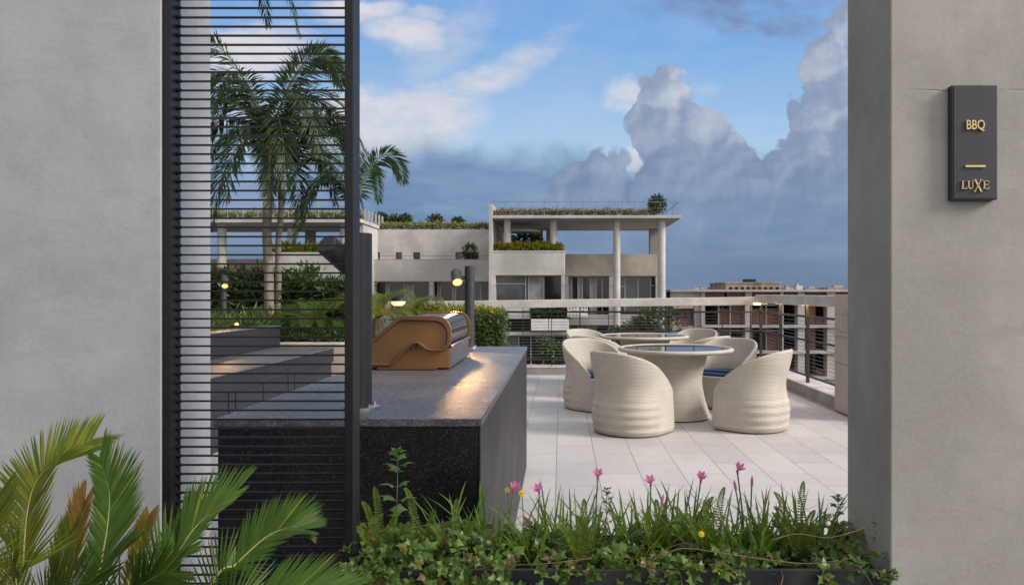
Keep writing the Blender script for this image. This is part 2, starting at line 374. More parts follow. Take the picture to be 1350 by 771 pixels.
def blockwork(name, c1, c2, mort, w, h, m=0.006, off=0.5, rough=0.7, axis='XZ'):
    a = Mat(name); sp = a.N.new('ShaderNodeSeparateXYZ'); a.L.new(a.tc.outputs['Object'], sp.inputs[0])
    cb = a.N.new('ShaderNodeCombineXYZ'); s = a.math('ADD', sp.outputs[0], sp.outputs[1]); a.L.new(s, cb.inputs[0]); a.L.new(sp.outputs[2], cb.inputs[1])
    br = a.N.new('ShaderNodeTexBrick'); a.L.new(cb.outputs[0], br.inputs['Vector']); br.offset = off
    br.inputs['Scale'].default_value = 1; br.inputs['Brick Width'].default_value = w; br.inputs['Row Height'].default_value = h; br.inputs['Mortar Size'].default_value = m
    br.inputs['Color1'].default_value = (*c1, 1); br.inputs['Color2'].default_value = (*c2, 1); br.inputs['Mortar'].default_value = (*mort, 1)
    n = a.noise(6 / max(w, .2) * .3, 5); a.base(a.mix(a.math('MULTIPLY', a.step(n, 0.4, 0.7), 0.35), br.outputs['Color'], tuple(v * 0.6 for v in c1)))
    a.rough(rough); a.bump(a.math('SUBTRACT', 1.0, br.outputs['Fac']), 0.3, 0.01); return a.m

M_wall_l = concrete('concrete smooth pale', (0.395, 0.412, 0.44), dark=0.82, streak=0.35, scale=0.9)
M_wall_r = concrete('concrete warm grey', (0.40, 0.392, 0.37), dark=0.80, seam=1.93, streak=0.6)
M_far = concrete('facade concrete', (0.50, 0.49, 0.475), dark=0.72, scale=0.3, streak=0.8, pits=False, board=2.2)
M_far_tan = concrete('facade concrete tan', (0.41, 0.375, 0.32), dark=0.74, scale=0.3, streak=0.9, pits=False, board=2.2)
M_far_col = concrete('column concrete', (0.5, 0.49, 0.47), scale=0.3, streak=0.5, pits=False)
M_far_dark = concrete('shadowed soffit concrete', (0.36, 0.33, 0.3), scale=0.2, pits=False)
M_beam = concrete('handrail concrete', (0.57, 0.56, 0.53), scale=1.4, streak=0.6)
M_tiles = tiles('floor tiles')
M_kerb = concrete('kerb stone', (0.33, 0.31, 0.3), scale=2, pits=False)
M_kerbtop = concrete('kerb top stone', (0.58, 0.55, 0.52), scale=2, pits=False)
M_black = plain('black powder coat', (0.0085, 0.0085, 0.0105), 0.42, 0.0, 0.2, 20, 0.05, 0.35)
M_char = plain('charcoal lamp paint', (0.055, 0.056, 0.063), 0.42, 0.25, 0.1, 18, 0.03)
M_rail = plain('dark rail paint', (0.05, 0.05, 0.055), 0.4, 0.3, 0.15)
M_cable = plain('steel cable', (0.22, 0.22, 0.23), 0.35, 0.9, 0.1)
M_granite = granite('dark granite', (0.009, 0.009, 0.0095), (0.085, 0.083, 0.08), 0.30, 0.25, 0.6)
M_grtop = granite('honed granite top sky tint', (0.092, 0.099, 0.114), (0.26, 0.27, 0.30), 0.28, 0.8, 0.55)  # lighter and bluer than the body: sky reflection put into the colour
M_grside = granite('granite side', (0.016, 0.016, 0.0175), (0.06, 0.06, 0.064), 0.52, 0.2)  # side tone lifted above the body to paint in its reflection of the sky
M_step = granite('slate grey stone', (0.013, 0.016, 0.024), (0.04, 0.044, 0.055), 0.5, 0.2, 0.6)
M_steptop = granite('bench stone', (0.085, 0.08, 0.085), (0.15, 0.145, 0.15), 0.42, 0.2, 0.6)
M_stepline = plain('stone joint', (0.28, 0.27, 0.27), 0.6)
M_slot = plain('dark recess', (0.006, 0.006, 0.007), 0.7)
M_beige = blockwork('beige stone cladding', (0.47, 0.40, 0.345), (0.52, 0.45, 0.39), (0.27, 0.23, 0.2), 2.0, 0.57, 0.008, 0.0, 0.55)
M_coping = concrete('beige coping', (0.56, 0.50, 0.44), scale=2, pits=False)
M_wick = wicker('cream wicker', (0.61, 0.565, 0.49))
M_navy = plain('navy cushion fabric', (0.018, 0.06, 0.15), 0.8, 0, 0.2, 40, 0.25)
M_tglass = glassy('dark table glass', (0.03, 0.035, 0.045), 0.03, 0.1)
M_foot = plain('dark foot plastic', (0.03, 0.03, 0.03), 0.6)
M_bronze = plain('bronze paint', (0.245, 0.135, 0.058), 0.34, 0.4, 0.06, 6, 0.03)
M_bronze_dk = plain('bronze rim paint', (0.17, 0.10, 0.055), 0.38, 0.35, 0.06, 6)
M_hood = plain('black enamel hood', (0.03, 0.032, 0.038), 0.14, 0.6, 0.1, 3)
M_grey = plain('grey steel panel', (0.13, 0.14, 0.155), 0.35, 0.5, 0.1, 3)
M_chrome = plain('brushed trim', (0.5, 0.5, 0.52), 0.25, 0.95, 0.05)
M_sign = plain('anthracite sign plate', (0.042, 0.041, 0.048), 0.45, 0.15, 0.06, 5)
M_gold = plain('brass lettering', (0.70, 0.53, 0.28), 0.35, 0.45, 0.06, 30)
M_soil = plain('planter soil', (0.03, 0.022, 0.015), 0.95, 0, 0.5, 60, 1.0)
M_planter = plain('black planter metal', (0.03, 0.032, 0.038), 0.42, 0.2, 0.3, 9, 0.1)
M_glow = emit('lamp lens', (1.0, 0.50, 0.15), 1.5)
M_glow_dim = emit('warm light strip', (1.0, 0.50, 0.16), 1.6)
M_bowl = emit('lit lamp bowl', (1.0, 0.80, 0.48), 0.55)
M_win = glassy('window glass', (0.075, 0.085, 0.095), 0.06, 0.4)
M_windk = glassy('dark room window', (0.014, 0.014, 0.016), 0.05, 0.4)
M_curt = plain('drawn curtain', (0.23, 0.235, 0.245), 0.8, 0, 0.25, 2)
M_frame = plain('window frame', (0.44, 0.42, 0.39), 0.5, 0.1, 0.1)
M_white = plain('white painted panel', (0.66, 0.65, 0.63), 0.6, 0, 0.12, 2)
M_brick = blockwork('raw brick', (0.17, 0.062, 0.042), (0.22, 0.085, 0.058), (0.22, 0.17, 0.15), 0.5, 0.16, 0.02, 0.5, 0.9)
M_raw = concrete('raw frame concrete', (0.44, 0.42, 0.40), scale=0.15, streak=1.0, pits=False)
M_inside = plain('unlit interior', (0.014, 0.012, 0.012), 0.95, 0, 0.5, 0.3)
M_city = plain('city ground', (0.07, 0.07, 0.062), 0.95, 0, 0.5, 0.02)
M_town = plain('far town masonry', (0.34, 0.27, 0.21), 0.9, 0, 0.4, 0.3)
M_bark = plain('palm bark', (0.23, 0.20, 0.165), 0.85, 0, 0.35, 9, 0.6)
M_bark2 = plain('tree bark', (0.10, 0.075, 0.05), 0.9, 0, 0.35, 9, 0.6)
M_shaft = plain('palm crownshaft', (0.10, 0.14, 0.05), 0.5, 0, 0.3, 4)
L_palm = leafmat('palm leaflets', (0.014, 0.042, 0.010), (0.05, 0.095, 0.024), (0.16, 0.10, 0.03), 0.3, 0.38, 0.03)
L_sago = leafmat('cycad leaflets', (0.030, 0.078, 0.010), (0.085, 0.15, 0.022), (0.18, 0.20, 0.025), 0.3, 0.5, 0.08, spec=0.2)
L_sago_y = leafmat('yellowing cycad leaflets', (0.075, 0.12, 0.012), (0.25, 0.23, 0.018), (0.05, 0.105, 0.013), 0.32, 0.5, 0.35, spec=0.2)
L_sago_o = leafmat('dying orange leaflets', (0.17, 0.09, 0.015), (0.27, 0.18, 0.03), (0.10, 0.11, 0.02), 0.3, 0.6, 0.2)
L_rach = plain('cycad midrib', (0.21, 0.23, 0.05), 0.5)
L_rach_g = plain('green midrib', (0.10, 0.14, 0.03), 0.45)
L_hedge = leafmat('hedge leaves', (0.022, 0.055, 0.012), (0.085, 0.145, 0.03), (0.15, 0.19, 0.04), 0.3, 0.4, 0.15)
L_box = leafmat('green wall leaves', (0.035, 0.085, 0.018), (0.11, 0.18, 0.045), (0.14, 0.18, 0.05), 0.3, 0.45, 0.1)
L_yel = leafmat('yellow green foliage', (0.13, 0.16, 0.015), (0.28, 0.27, 0.03), (0.42, 0.30, 0.02), 0.35, 0.45, 0.15)
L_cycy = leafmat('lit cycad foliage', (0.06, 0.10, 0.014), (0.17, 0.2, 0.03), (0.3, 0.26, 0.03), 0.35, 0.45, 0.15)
L_roof = leafmat('roof planting', (0.13, 0.16, 0.045), (0.33, 0.33, 0.12), (0.38, 0.32, 0.2), 0.3, 0.6, 0.2)
L_dry = leafmat('dry roof grass', (0.2, 0.17, 0.085), (0.36, 0.29, 0.15), (0.10, 0.13, 0.04), 0.2, 0.8, 0.2)
L_tree = leafmat('tree leaves', (0.02, 0.048, 0.014), (0.075, 0.115, 0.032), (0.13, 0.15, 0.04), 0.25, 0.5, 0.1)
L_lily = leafmat('strap leaves', (0.06, 0.14, 0.014), (0.19, 0.30, 0.035), (0.2, 0.24, 0.05), 0.3, 0.35, 0.1)
L_fern = leafmat('fern leaflets', (0.065, 0.125, 0.015), (0.16, 0.23, 0.035), None, 0.35, 0.45)
L_creep = leafmat('creeper leaves', (0.028, 0.08, 0.014), (0.15, 0.225, 0.04), (0.17, 0.11, 0.045), 0.28, 0.4, 0.10)
L_creep_lt = leafmat('young creeper leaves', (0.05, 0.11, 0.022), (0.13, 0.20, 0.045), None, 0.3, 0.4)
M_pink = leafmat('pink petals', (0.60, 0.12, 0.36), (0.74, 0.24, 0.52), None, 0.35, 0.5)
M_orange = leafmat('orange petals', (0.85, 0.33, 0.02), (0.9, 0.45, 0.03), None, 0.3, 0.5)
M_yelf = leafmat('yellow petals', (0.75, 0.48, 0.02), (0.85, 0.6, 0.05), None, 0.3, 0.5)
M_vine = plain('dry runner', (0.15, 0.10, 0.06), 0.85, 0, 0.3, 30)
M_stem = plain('green stem', (0.085, 0.13, 0.035), 0.5)

# ------------------------------------------------------------------ ground and terrace
struct(MB().box(-4000, 4000, -400, 8000, -19.0, -18.0), 'city_ground', M_city)
struct(MB().box(-9, 3.2, 1.96, 12.9, -0.3, 0.0), 'terrace_floor', M_tiles)
struct(MB().box(-9, 3.2, -3.2, 1.955, -0.3, 0.004), 'added_dark_bed', M_soil)  # unseen dark ground around the camera, added to cut bounce light
struct(MB().box(3.2, 3.3, -3.2, 12.9, -0.3, -0.012), 'drain_channel', M_kerb)
k = MB(); k.box(3.3, 3.31, -3.2, 12.9, -0.3, 0.14); struct(MB().box(3.3, 3.72, -3.2, 13.3, -0.3, 0.13), 'terrace_kerb', M_kerb, bevel=0.004)
struct(MB().box(3.296, 3.73, -3.2, 13.31, 0.132, 0.15), 'kerb_coping', M_kerbtop, bevel=0.003)
struct(MB().box(-9, 3.298, 12.9, 13.3, -0.3, 0.118), 'back_kerb', M_kerb, bevel=0.004)
struct(MB().box(-9, 3.294, 12.895, 13.31, 0.12, 0.135), 'back_kerb_coping', M_kerbtop, bevel=0.003)
struct(MB().box(-9.0, 3.72, -3.2, 13.3, -18.0, -0.31), 'terrace_building', M_far)

# ------------------------------------------------------------------ near walls
tag(MB().box(-3.6, -1.054, 2.0, 2.282, 0.0, 3.7).build('concrete_wall', M_wall_l, bevel=0.004), 'smooth pale grey concrete wall left of the black slatted screen', 'wall')
tag(MB().box(0.868, 3.1, 2.0, 2.302, 0.0, 3.7).build('concrete_wall', M_wall_r, bevel=0.004), 'warm grey concrete wall carrying the dark BBQ sign', 'wall')

# slatted screen
scr = thing('slatted_screen', 'tall black metal screen of thin horizontal rods fixed to the left wall', 'screen', (-1.05, 2.0, 0))
MB().box(0.0, 0.02, 0.0, 0.054, 0.0, 2.75).build('frame_bar', M_black, scr, bevel=0.0015)
MB().box(0.478, 0.501, 0.0, 0.068, 0.0, 2.75).build('frame_post', M_black, scr, bevel=0.002)
MB().box(0.0205, 0.4775, 0.005, 0.06, 0.42, 0.45).build('bottom_rail', M_black, scr, bevel=0.0015)
z = 0.474; first = None
while z < 2.6:
    if first is None:
        m = MB().box(0.0205, 0.4775, 0.031, 0.0365, -0.0024, 0.0024)
        m.tube([(0.0215, 0.03, 0), (0.027, 0.03, 0)], 0.0062, 6); m.tube([(0.027, 0.031, 0), (0.033, 0.031, 0)], 0.0045, 6)
        first = m.build('slat', M_black, scr); first.location.z = z
    else:
        c = first.copy(); COL.objects.link(c); c.location.z = z + random.uniform(-0.0006, 0.0006)
    z += 0.02445

# ------------------------------------------------------------------ sign
def text_mesh(body, size, bold=0.0, sx=1.0, ext=0.003):
    cu = bpy.data.curves.new('text', 'FONT'); cu.body = body; cu.size = size; cu.align_x = 'CENTER'; cu.align_y = 'CENTER'; cu.extrude = ext; cu.offset = bold
    cu.resolution_u = 6
    o = bpy.data.objects.new('text', cu); COL.objects.link(o); bpy.context.view_layer.update()
    me = bpy.data.meshes.new_from_object(o.evaluated_get(bpy.context.evaluated_depsgraph_get()))
    bpy.data.objects.remove(o); bpy.data.curves.remove(cu)
    me.transform(Matrix.Rotation(R(90), 4, 'X') @ Matrix.Diagonal((sx, 1, 1, 1))); return me
SD = 1.978
s0 = P(1255, 263, SD); s1 = P(1315, 112, SD); sw = s1.x - s0.x; sh = s1.z - s0.z
sign = thing('wall_sign', 'dark grey rectangular sign with brass BBQ and LUXE lettering on the right wall', 'sign', (s0.x + sw / 2, 2.0, s0.z))
MB().box(-sw / 2, sw / 2, -0.022, 0.001, 0, sh).build('plate', M_sign, sign, bevel=0.0012)
MB().box(-sw / 2 + 0.004, sw / 2 - 0.004, -0.024, -0.0225, 0.004, sh - 0.004).build('face_panel', M_sign, sign, bevel=0.0006)
def addme(me, name, mat, parent, loc):
    o = bpy.data.objects.new(name, me); COL.objects.link(o); me.materials.clear(); me.materials.append(mat); o.parent = parent; o.location = loc; return o
def szz(py): return (263 - py) * SD / 1000
me = text_mesh('BBQ', 0.0345, 0.0003, 0.74, 0.002); o = addme(me, 'lettering', M_gold, sign, (-0.001, -0.0268, szz(165.5)))
MB().box(-0.027, 0.025, -0.028, -0.0242, szz(220.5), szz(217.8)).build('underline', M_gold, sign)
def serif_luxe():
    m = MB(); t = 0.0065
    def bar(x0, z0, x1, z1, w):                        # slanted stroke of horizontal width w
        m.prism_xz([(x0 - w / 2, z0), (x0 + w / 2, z0), (x1 + w / 2, z1), (x1 - w / 2, z1)], -t, 0)
    def rect(x0, x1, z0, z1): m.prism_xz([(x0, z0), (x1, z0), (x1, z1), (x0, z1)], -t * 0.97, 0)
    H = 0.0225; s = 0.0013
    # L
    rect(-.0355, -.0325, 0, H); rect(-.0375, -.0305, H - s, H + .0002); rect(-.0375, -.0225, -.0002, s + .0004); rect(-.0238, -.0225, s, .0066)
    # U
    rect(-.0195, -.0165, .006, H); rect(-.0215, -.0145, H - s, H + .0002); rect(-.0082, -.0067, .006, H); rect(-.0098, -.0048, H - s, H + .0002)
    n = 10; pts_o = []; pts_i = []
    for i in range(n + 1):
        a = math.pi + math.pi * i / n
        pts_o.append((-.0131 + .0064 * math.cos(a), .0065 + .0067 * math.sin(a))); pts_i.append((-.0121 + .0043 * math.cos(a), .0065 + .0048 * math.sin(a)))
    for i in range(n): m.prism_xz([pts_o[i], pts_o[i + 1], pts_i[i + 1], pts_i[i]], -t, 0)
    # X, taller, reaching below the line
    b, T = -.0075, H + .0035
    bar(.0155, b, -.0015, T, .0046); bar(-.0020, b, .0150, T, .0017)
    rect(-.0048, .0022, T - s, T + .0003); rect(.0118, .0180, T - s, T + .0003); rect(-.0050, .0012, b - .0003, b + s); rect(.0118, .0188, b - .0003, b + s)
    # E
    rect(.0222, .0252, 0, H); rect(.0202, .0362, H - s, H + .0002); rect(.0202, .0370, -.0002, s + .0002); rect(.0250, .0325, .0112, .0126)
    rect(.0350, .0362, H - .0055, H); rect(.0358, .0370, 0, .0055); rect(.0314, .0325, .0088, .0150)
    return m
sx_ = serif_luxe(); sx_.v = [(x * 0.97, y * 0.7, z * 0.93) for x, y, z in sx_.v]; sx_.build('lettering', M_gold, sign, loc=(-0.001, -0.0242, szz(249)))

# ------------------------------------------------------------------ barbecue counter
ct = thing('barbecue_counter', 'long dark granite counter block that carries the bronze grill', 'counter', (-0.735, 4.36, 0))
MB().box(-0.452, 0.448, -1.74, 1.74, 0.0, 0.936).build('body', M_granite, ct, bevel=0.003)
MB().box(0.449, 0.456, -1.742, 1.742, 0.0, 0.937).build('side_panel', M_grside, ct, bevel=0.002)
MB().box(-0.46, 0.46, -1.75, 1.75, 0.938, 0.966).build('countertop', M_grtop, ct, bevel=0.003)

# ------------------------------------------------------------------ spot lamp posts
def lamp_post(label, base, height, head_off, aim, energy, lens_mat=None, spot=70):
    t = thing('lamp_post', label, 'lamp', base, 0, 'spot lamp posts')
    MB().tube([(0, 0, 0.008), (0, 0, height)], 0.0385, 28).build('pole', M_char, t, smooth='auto', bevel=0.002)
    m = MB(); m.lathe([(0, 0), (0.068, 0), (0.068, 0.010), (0.05, 0.013), (0.0, 0.013)], n=28)
    for q in range(4):
        a = R(45 + 90 * q); m.tube([(0.055 * math.cos(a), 0.055 * math.sin(a), 0.009), (0.055 * math.cos(a), 0.055 * math.sin(a), 0.021)], 0.007, 6)
    m.build('base_plate', M_chrome, t, smooth='auto')
    h = Vector(head_off); a = Vector(aim).normalized()
    MB().tube([Vector((0, 0, h.z)) + Vector((h.x, h.y, 0)).normalized() * 0.03, Vector((h.x, h.y, h.z))], 0.016, 12).build('arm', M_char, t, smooth='auto')
    hd = MB(); q = a.to_track_quat('Z', 'Y').to_matrix().to_4x4(); q.translation = h
    hd.lathe([(0.0, -0.072), (0.036, -0.072), (0.042, -0.066), (0.042, 0.075), (0.038, 0.075), (0.038, 0.054), (0.0, 0.054)], n=32)
    hd.v = [tuple(q @ Vector(p)) for p in hd.v]
    head = hd.build('lamp_head', M_char, t, smooth='auto')
    ln = MB().lathe([(0.0, 0.061), (0.033, 0.061), (0.0375, 0.057)], n=24); ln.v = [tuple(q @ Vector(p)) for p in ln.v]
    ln.build('lens', lens_mat or M_glow, head)
    if energy:
        ld = bpy.data.lights.new('lamp light', 'SPOT'); ld.energy = energy; ld.color = (1.0, 0.56, 0.23); ld.spot_size = R(spot); ld.spot_blend = 0.7; ld.shadow_soft_size = 0.035
        lo = bpy.data.objects.new('lamp light', ld); COL.objects.link(lo); lo.parent = t; lo.location = h + a * 0.086
        lo.rotation_euler = (-a).to_track_quat('Z', 'Y').to_euler()
    return t
lamp_post('dark grey lamp post at the front of the granite counter, its head turned away', (-0.748, 2.84, 0.966), 0.655, (-0.088, 0.0, 0.575), (0.46, 0.85, -0.62), 6, None, 80)
lamp_post('dark grey lamp post behind the grill with its lit spot shining on the counter', (-0.717, 5.93, 0.966), 0.64, (-0.098, -0.02, 0.55), (0.20, -0.80, -0.56), 34, None, 58)
lamp_post('small lit lamp post in the green raised bed', (-4.32, 9.7, 0.9), 0.72, (0.06, -0.09, 0.62), (0.3, -0.75, -0.6), 9)

# ------------------------------------------------------------------ grill
GD = 4.25
def gx(px): return (px - 740) * GD / 1000
def gz(py): return CZ + (385 - py) * GD / 1000
gr = thing('barbecue_grill', 'bronze and black built in gas grill with closed hood on the counter', 'grill', (gx(545), GD, 0.966))
ox, oz = gx(545), 0.966
def gp(l): return [(gx(a) - ox, gz(b) - oz) for a, b in l]
hood = [(455, 478), (457, 481.5), (512, 481.5), (518, 479.5), (541, 455.5), (545.5, 452.3), (550.5, 452.3), (556, 456), (561, 460.5), (566, 462), (582, 462.3), (588.5, 460), (593, 454), (594.8, 446), (594.6, 434), (592.5, 426), (588.5, 420.5), (582, 416.8), (574, 415.6), (533, 415.6), (526.5, 416.8), (521.5, 420)]
inner = [(461, 476.5), (463, 478), (511, 478.3), (516, 476.8), (539.5, 452.6), (545, 449.6), (551, 449.6), (557.5, 453.2), (562, 457.8), (567, 459.2), (581, 459.3), (585, 457), (587, 452), (587.8, 445), (587.3, 437), (585, 431.5), (581, 427.6), (575, 425), (569, 424.2), (532.5, 422.8), (528, 423.4), (524, 425.6)]
def end_panel(y0, y1):
    q = MB().prism_xz(gp(hood), y0 + 0.012, y1).build('hood_end', M_bronze, gr, bevel=0.002)
    A, B = gp(hood), gp(inner); n = len(A); k = y0 < 0.1; yf = y0 - 0.004 if k else y1 + 0.004; yb = y0 + 0.0115 if k else y1 + 0.0005
    m = MB(); B2 = [((a[0] * 0.25 + b[0] * 0.75), (a[1] * 0.25 + b[1] * 0.75)) for a, b in zip(A, B)]
    vs = [(x, yb, z) for x, z in A] + [(x, yf, z) for x, z in A] + [(x, yf, z) for x, z in B2] + [(x, yb, z) for x, z in B]
    fs = []
    for i in range(n):
        j = (i + 1) % n
        for r in range(3): fs.append((r * n + i, r * n + j, (r + 1) * n + j, (r + 1) * n + i))
    m.add(vs, fs); m.build('rim', M_bronze_dk, q, smooth='auto', bevel=0.003)
e1 = end_panel(0.0, 0.035); end_panel(0.885, 0.92)
shrink = [(x + (0.0), z) for x, z in gp([(460, 475), (512, 476.5), (541, 461), (582, 460), (590.5, 453), (592.3, 446), (592, 434.5), (590, 427.5), (586.5, 422.5), (581, 419.3), (574, 418), (533.5, 418), (527.5, 419.2), (523, 422)])]
MB().prism_xz(shrink, 0.036, 0.884).build('hood', M_hood, gr, smooth='auto')
MB().prism_xz(gp([(470, 485), (592, 485), (592, 459), (561, 459), (548, 448), (520, 474), (470, 474)]), 0.022, 0.9).build('firebox', M_bronze, gr, bevel=0.002)
MB().box(gx(591.6) - ox, gx(592.6) - ox, 0.05, 0.88, gz(483.5) - oz, gz(464) - oz).build('back_panel', M_grey, gr)
MB().tube([(gx(593.8) - ox, 0.036, gz(456) - oz), (gx(593.8) - ox, 0.884, gz(456) - oz)], 0.008, 10).build('hood_trim', M_chrome, gr, smooth=True)
MB().box(gx(498) - ox, gx(575) - ox, -0.012, 0.02, 0.005, 0.016).build('drip_tray', M_bronze_dk, gr)
m = MB(); m.tube([(gx(548) - ox, -0.001, gz(456.5) - oz), (gx(548) - ox, 0.024, gz(456.5) - oz)], 0.010, 14)
for d in (-6.5, 6): m.tube([(gx(548 + d) - ox, 0.012, gz(460) - oz), (gx(548 + d) - ox, 0.024, gz(460) - oz)], 0.005, 8)
m.build('hinge', M_slot, gr)
for fx in (-0.2, 0.16):
    for fy in (0.06, 0.85): MB().tube([(fx, fy, 0.0), (fx, fy, 0.016)], 0.014, 10).build('foot', M_foot, gr)
MB().tube([(gx(462) - ox, 0.08, gz(472) - oz), (gx(450) - ox, 0.1, gz(470) - oz), (gx(450) - ox, 0.82, gz(470) - oz), (gx(462) - ox, 0.84, gz(472) - oz)], 0.011, 10).build('handle', M_chrome, gr, smooth=True)
MB().tube([(gx(585.5) - ox, 0.02, gz(456) - oz), (gx(585.5) - ox, 0.008, gz(456) - oz)], 0.005, 8).build('rivet', M_chrome, gr)

# ------------------------------------------------------------------ stepped stone benches, upper bed
bn = thing('stone_bench', 'long dark stone bench behind the slatted screen with slotted lower front', 'bench', (-3.0, 5.0, 0))
MB().box(-0.78, 0.0, -2.0, 5.0, 0.49, 0.66).build('front_band', M_step, bn, bevel=0.003)
MB().box(-0.78, 0.012, -2.0, 5.012, 0.662, 0.675).build('seat_slab', M_steptop, bn, bevel=0.003)
b = MB(); sl = MB(); y = -2.0; cuts = [-1.2, 0.0, 1.05, 1.9, 2.05, 2.7, 3.4, 3.6, 4.99]
for c in cuts: b.box(-0.76, -0.022, y, c - 0.022, 0.0, 0.488); y = c
b.build('front_panel', M_step, bn); MB().box(-0.78, -0.06, -2.0, 5.0, 0.0, 0.489).build('core', M_slot, bn)
wl = thing('planter_wall', 'dark grey stone planter wall rising above the bench behind the screen', 'wall', (-3.78, 5.0, 0))
MB().box(-0.25, -0.001, -2.0, 5.2, 0.0, 0.945).build('wall_body', M_step, wl, bevel=0.003)
MB().box(-0.26, 0.008, -2.0, 5.21, 0.947, 0.96).build('coping', M_steptop, wl, bevel=0.002)
bw = thing('planter_wall', 'low beige stone planter wall under the cycads beyond the bench', 'wall', (-3.2, 10.25, 0))
MB().box(-0.83, 0.60, 0, 0.25, 0.0, 0.69).build('wall_body', M_beige, bw, bevel=0.003)
MB().box(-0.83, 0.61, -0.015, 0.27, 0.692, 0.715).build('coping', M_coping, bw, bevel=0.003)
MB().box(0.47, 0.60, 0.251, 2.6, 0.0, 0.689).build('return_wall', M_beige, bw)
struct(MB().box(-9, -4.03, 3.0, 12.85, 0.001, 0.9), 'upper_bed_soil', M_soil)
struct(MB().box(-4.029, -2.73, 10.5, 12.85, 0.001, 0.66), 'lower_bed_soil', M_soil)

# ------------------------------------------------------------------ wicker tables and chairs
def make_plan():
    q = []
    for i in range(61): a = math.pi / 2 * i / 60; q.append((0.375 * math.sin(a) ** 0.92, -0.02 - 0.365 * math.cos(a) ** 0.92))
    q += [(0.375 - 0.004 * k - 0.0006 * k * k, -0.02 + 0.04 * k) for k in range(1, 8)]
    cx, cy = q[-1]; n0 = len(q)
    for i in range(1, 9): a = math.pi / 2 * i / 8; q.append((cx - 0.03 * (1 - math.cos(a)), cy + 0.03 * math.sin(a)))
    fx, fy = q[-1]; n1 = len(q) - 4
    for i in range(1, 13): u = 1 - i / 12; q.append((fx * u, fy + 0.022 * (1 - u * u)))
    L = [0.0]
    for a, b in zip(q, q[1:]): L.append(L[-1] + math.hypot(b[0] - a[0], b[1] - a[1]))
    return q, L, L[n1] / L[-1]
PQ, PL, SCORN = make_plan()
def plan(s):                                             # chair plan, s in 0..1, starts at the back (-Y), front is +Y
    s = s % 1.0; sg = 1 if s <= 0.5 else -1; u = (s if s <= 0.5 else 1 - s) * 2 * PL[-1]
    lo, hi = 0, len(PL) - 1
    while hi - lo > 1:
        md = (lo + hi) // 2
        if PL[md] <= u: lo = md
        else: hi = md
    k = (u - PL[lo]) / max(1e-9, PL[hi] - PL[lo]); a, b = PQ[lo], PQ[hi]
    return Vector(((a[0] + (b[0] - a[0]) * k) * sg, a[1] + (b[1] - a[1]) * k, 0))
def sm(a, b, x):
    t = max(0, min(1, (x - a) / (b - a))); return t * t * (3 - 2 * t)
def chair_height(s):
    d = abs(s if s < 0.5 else 1 - s) * 2 / SCORN         # 0 at back, 1 at the front corner
    return 0.395 + 0.43 * max(0.0, 1 - max(0, min(1, (d - 0.12) / 0.88)) ** 1.65) ** 0.78
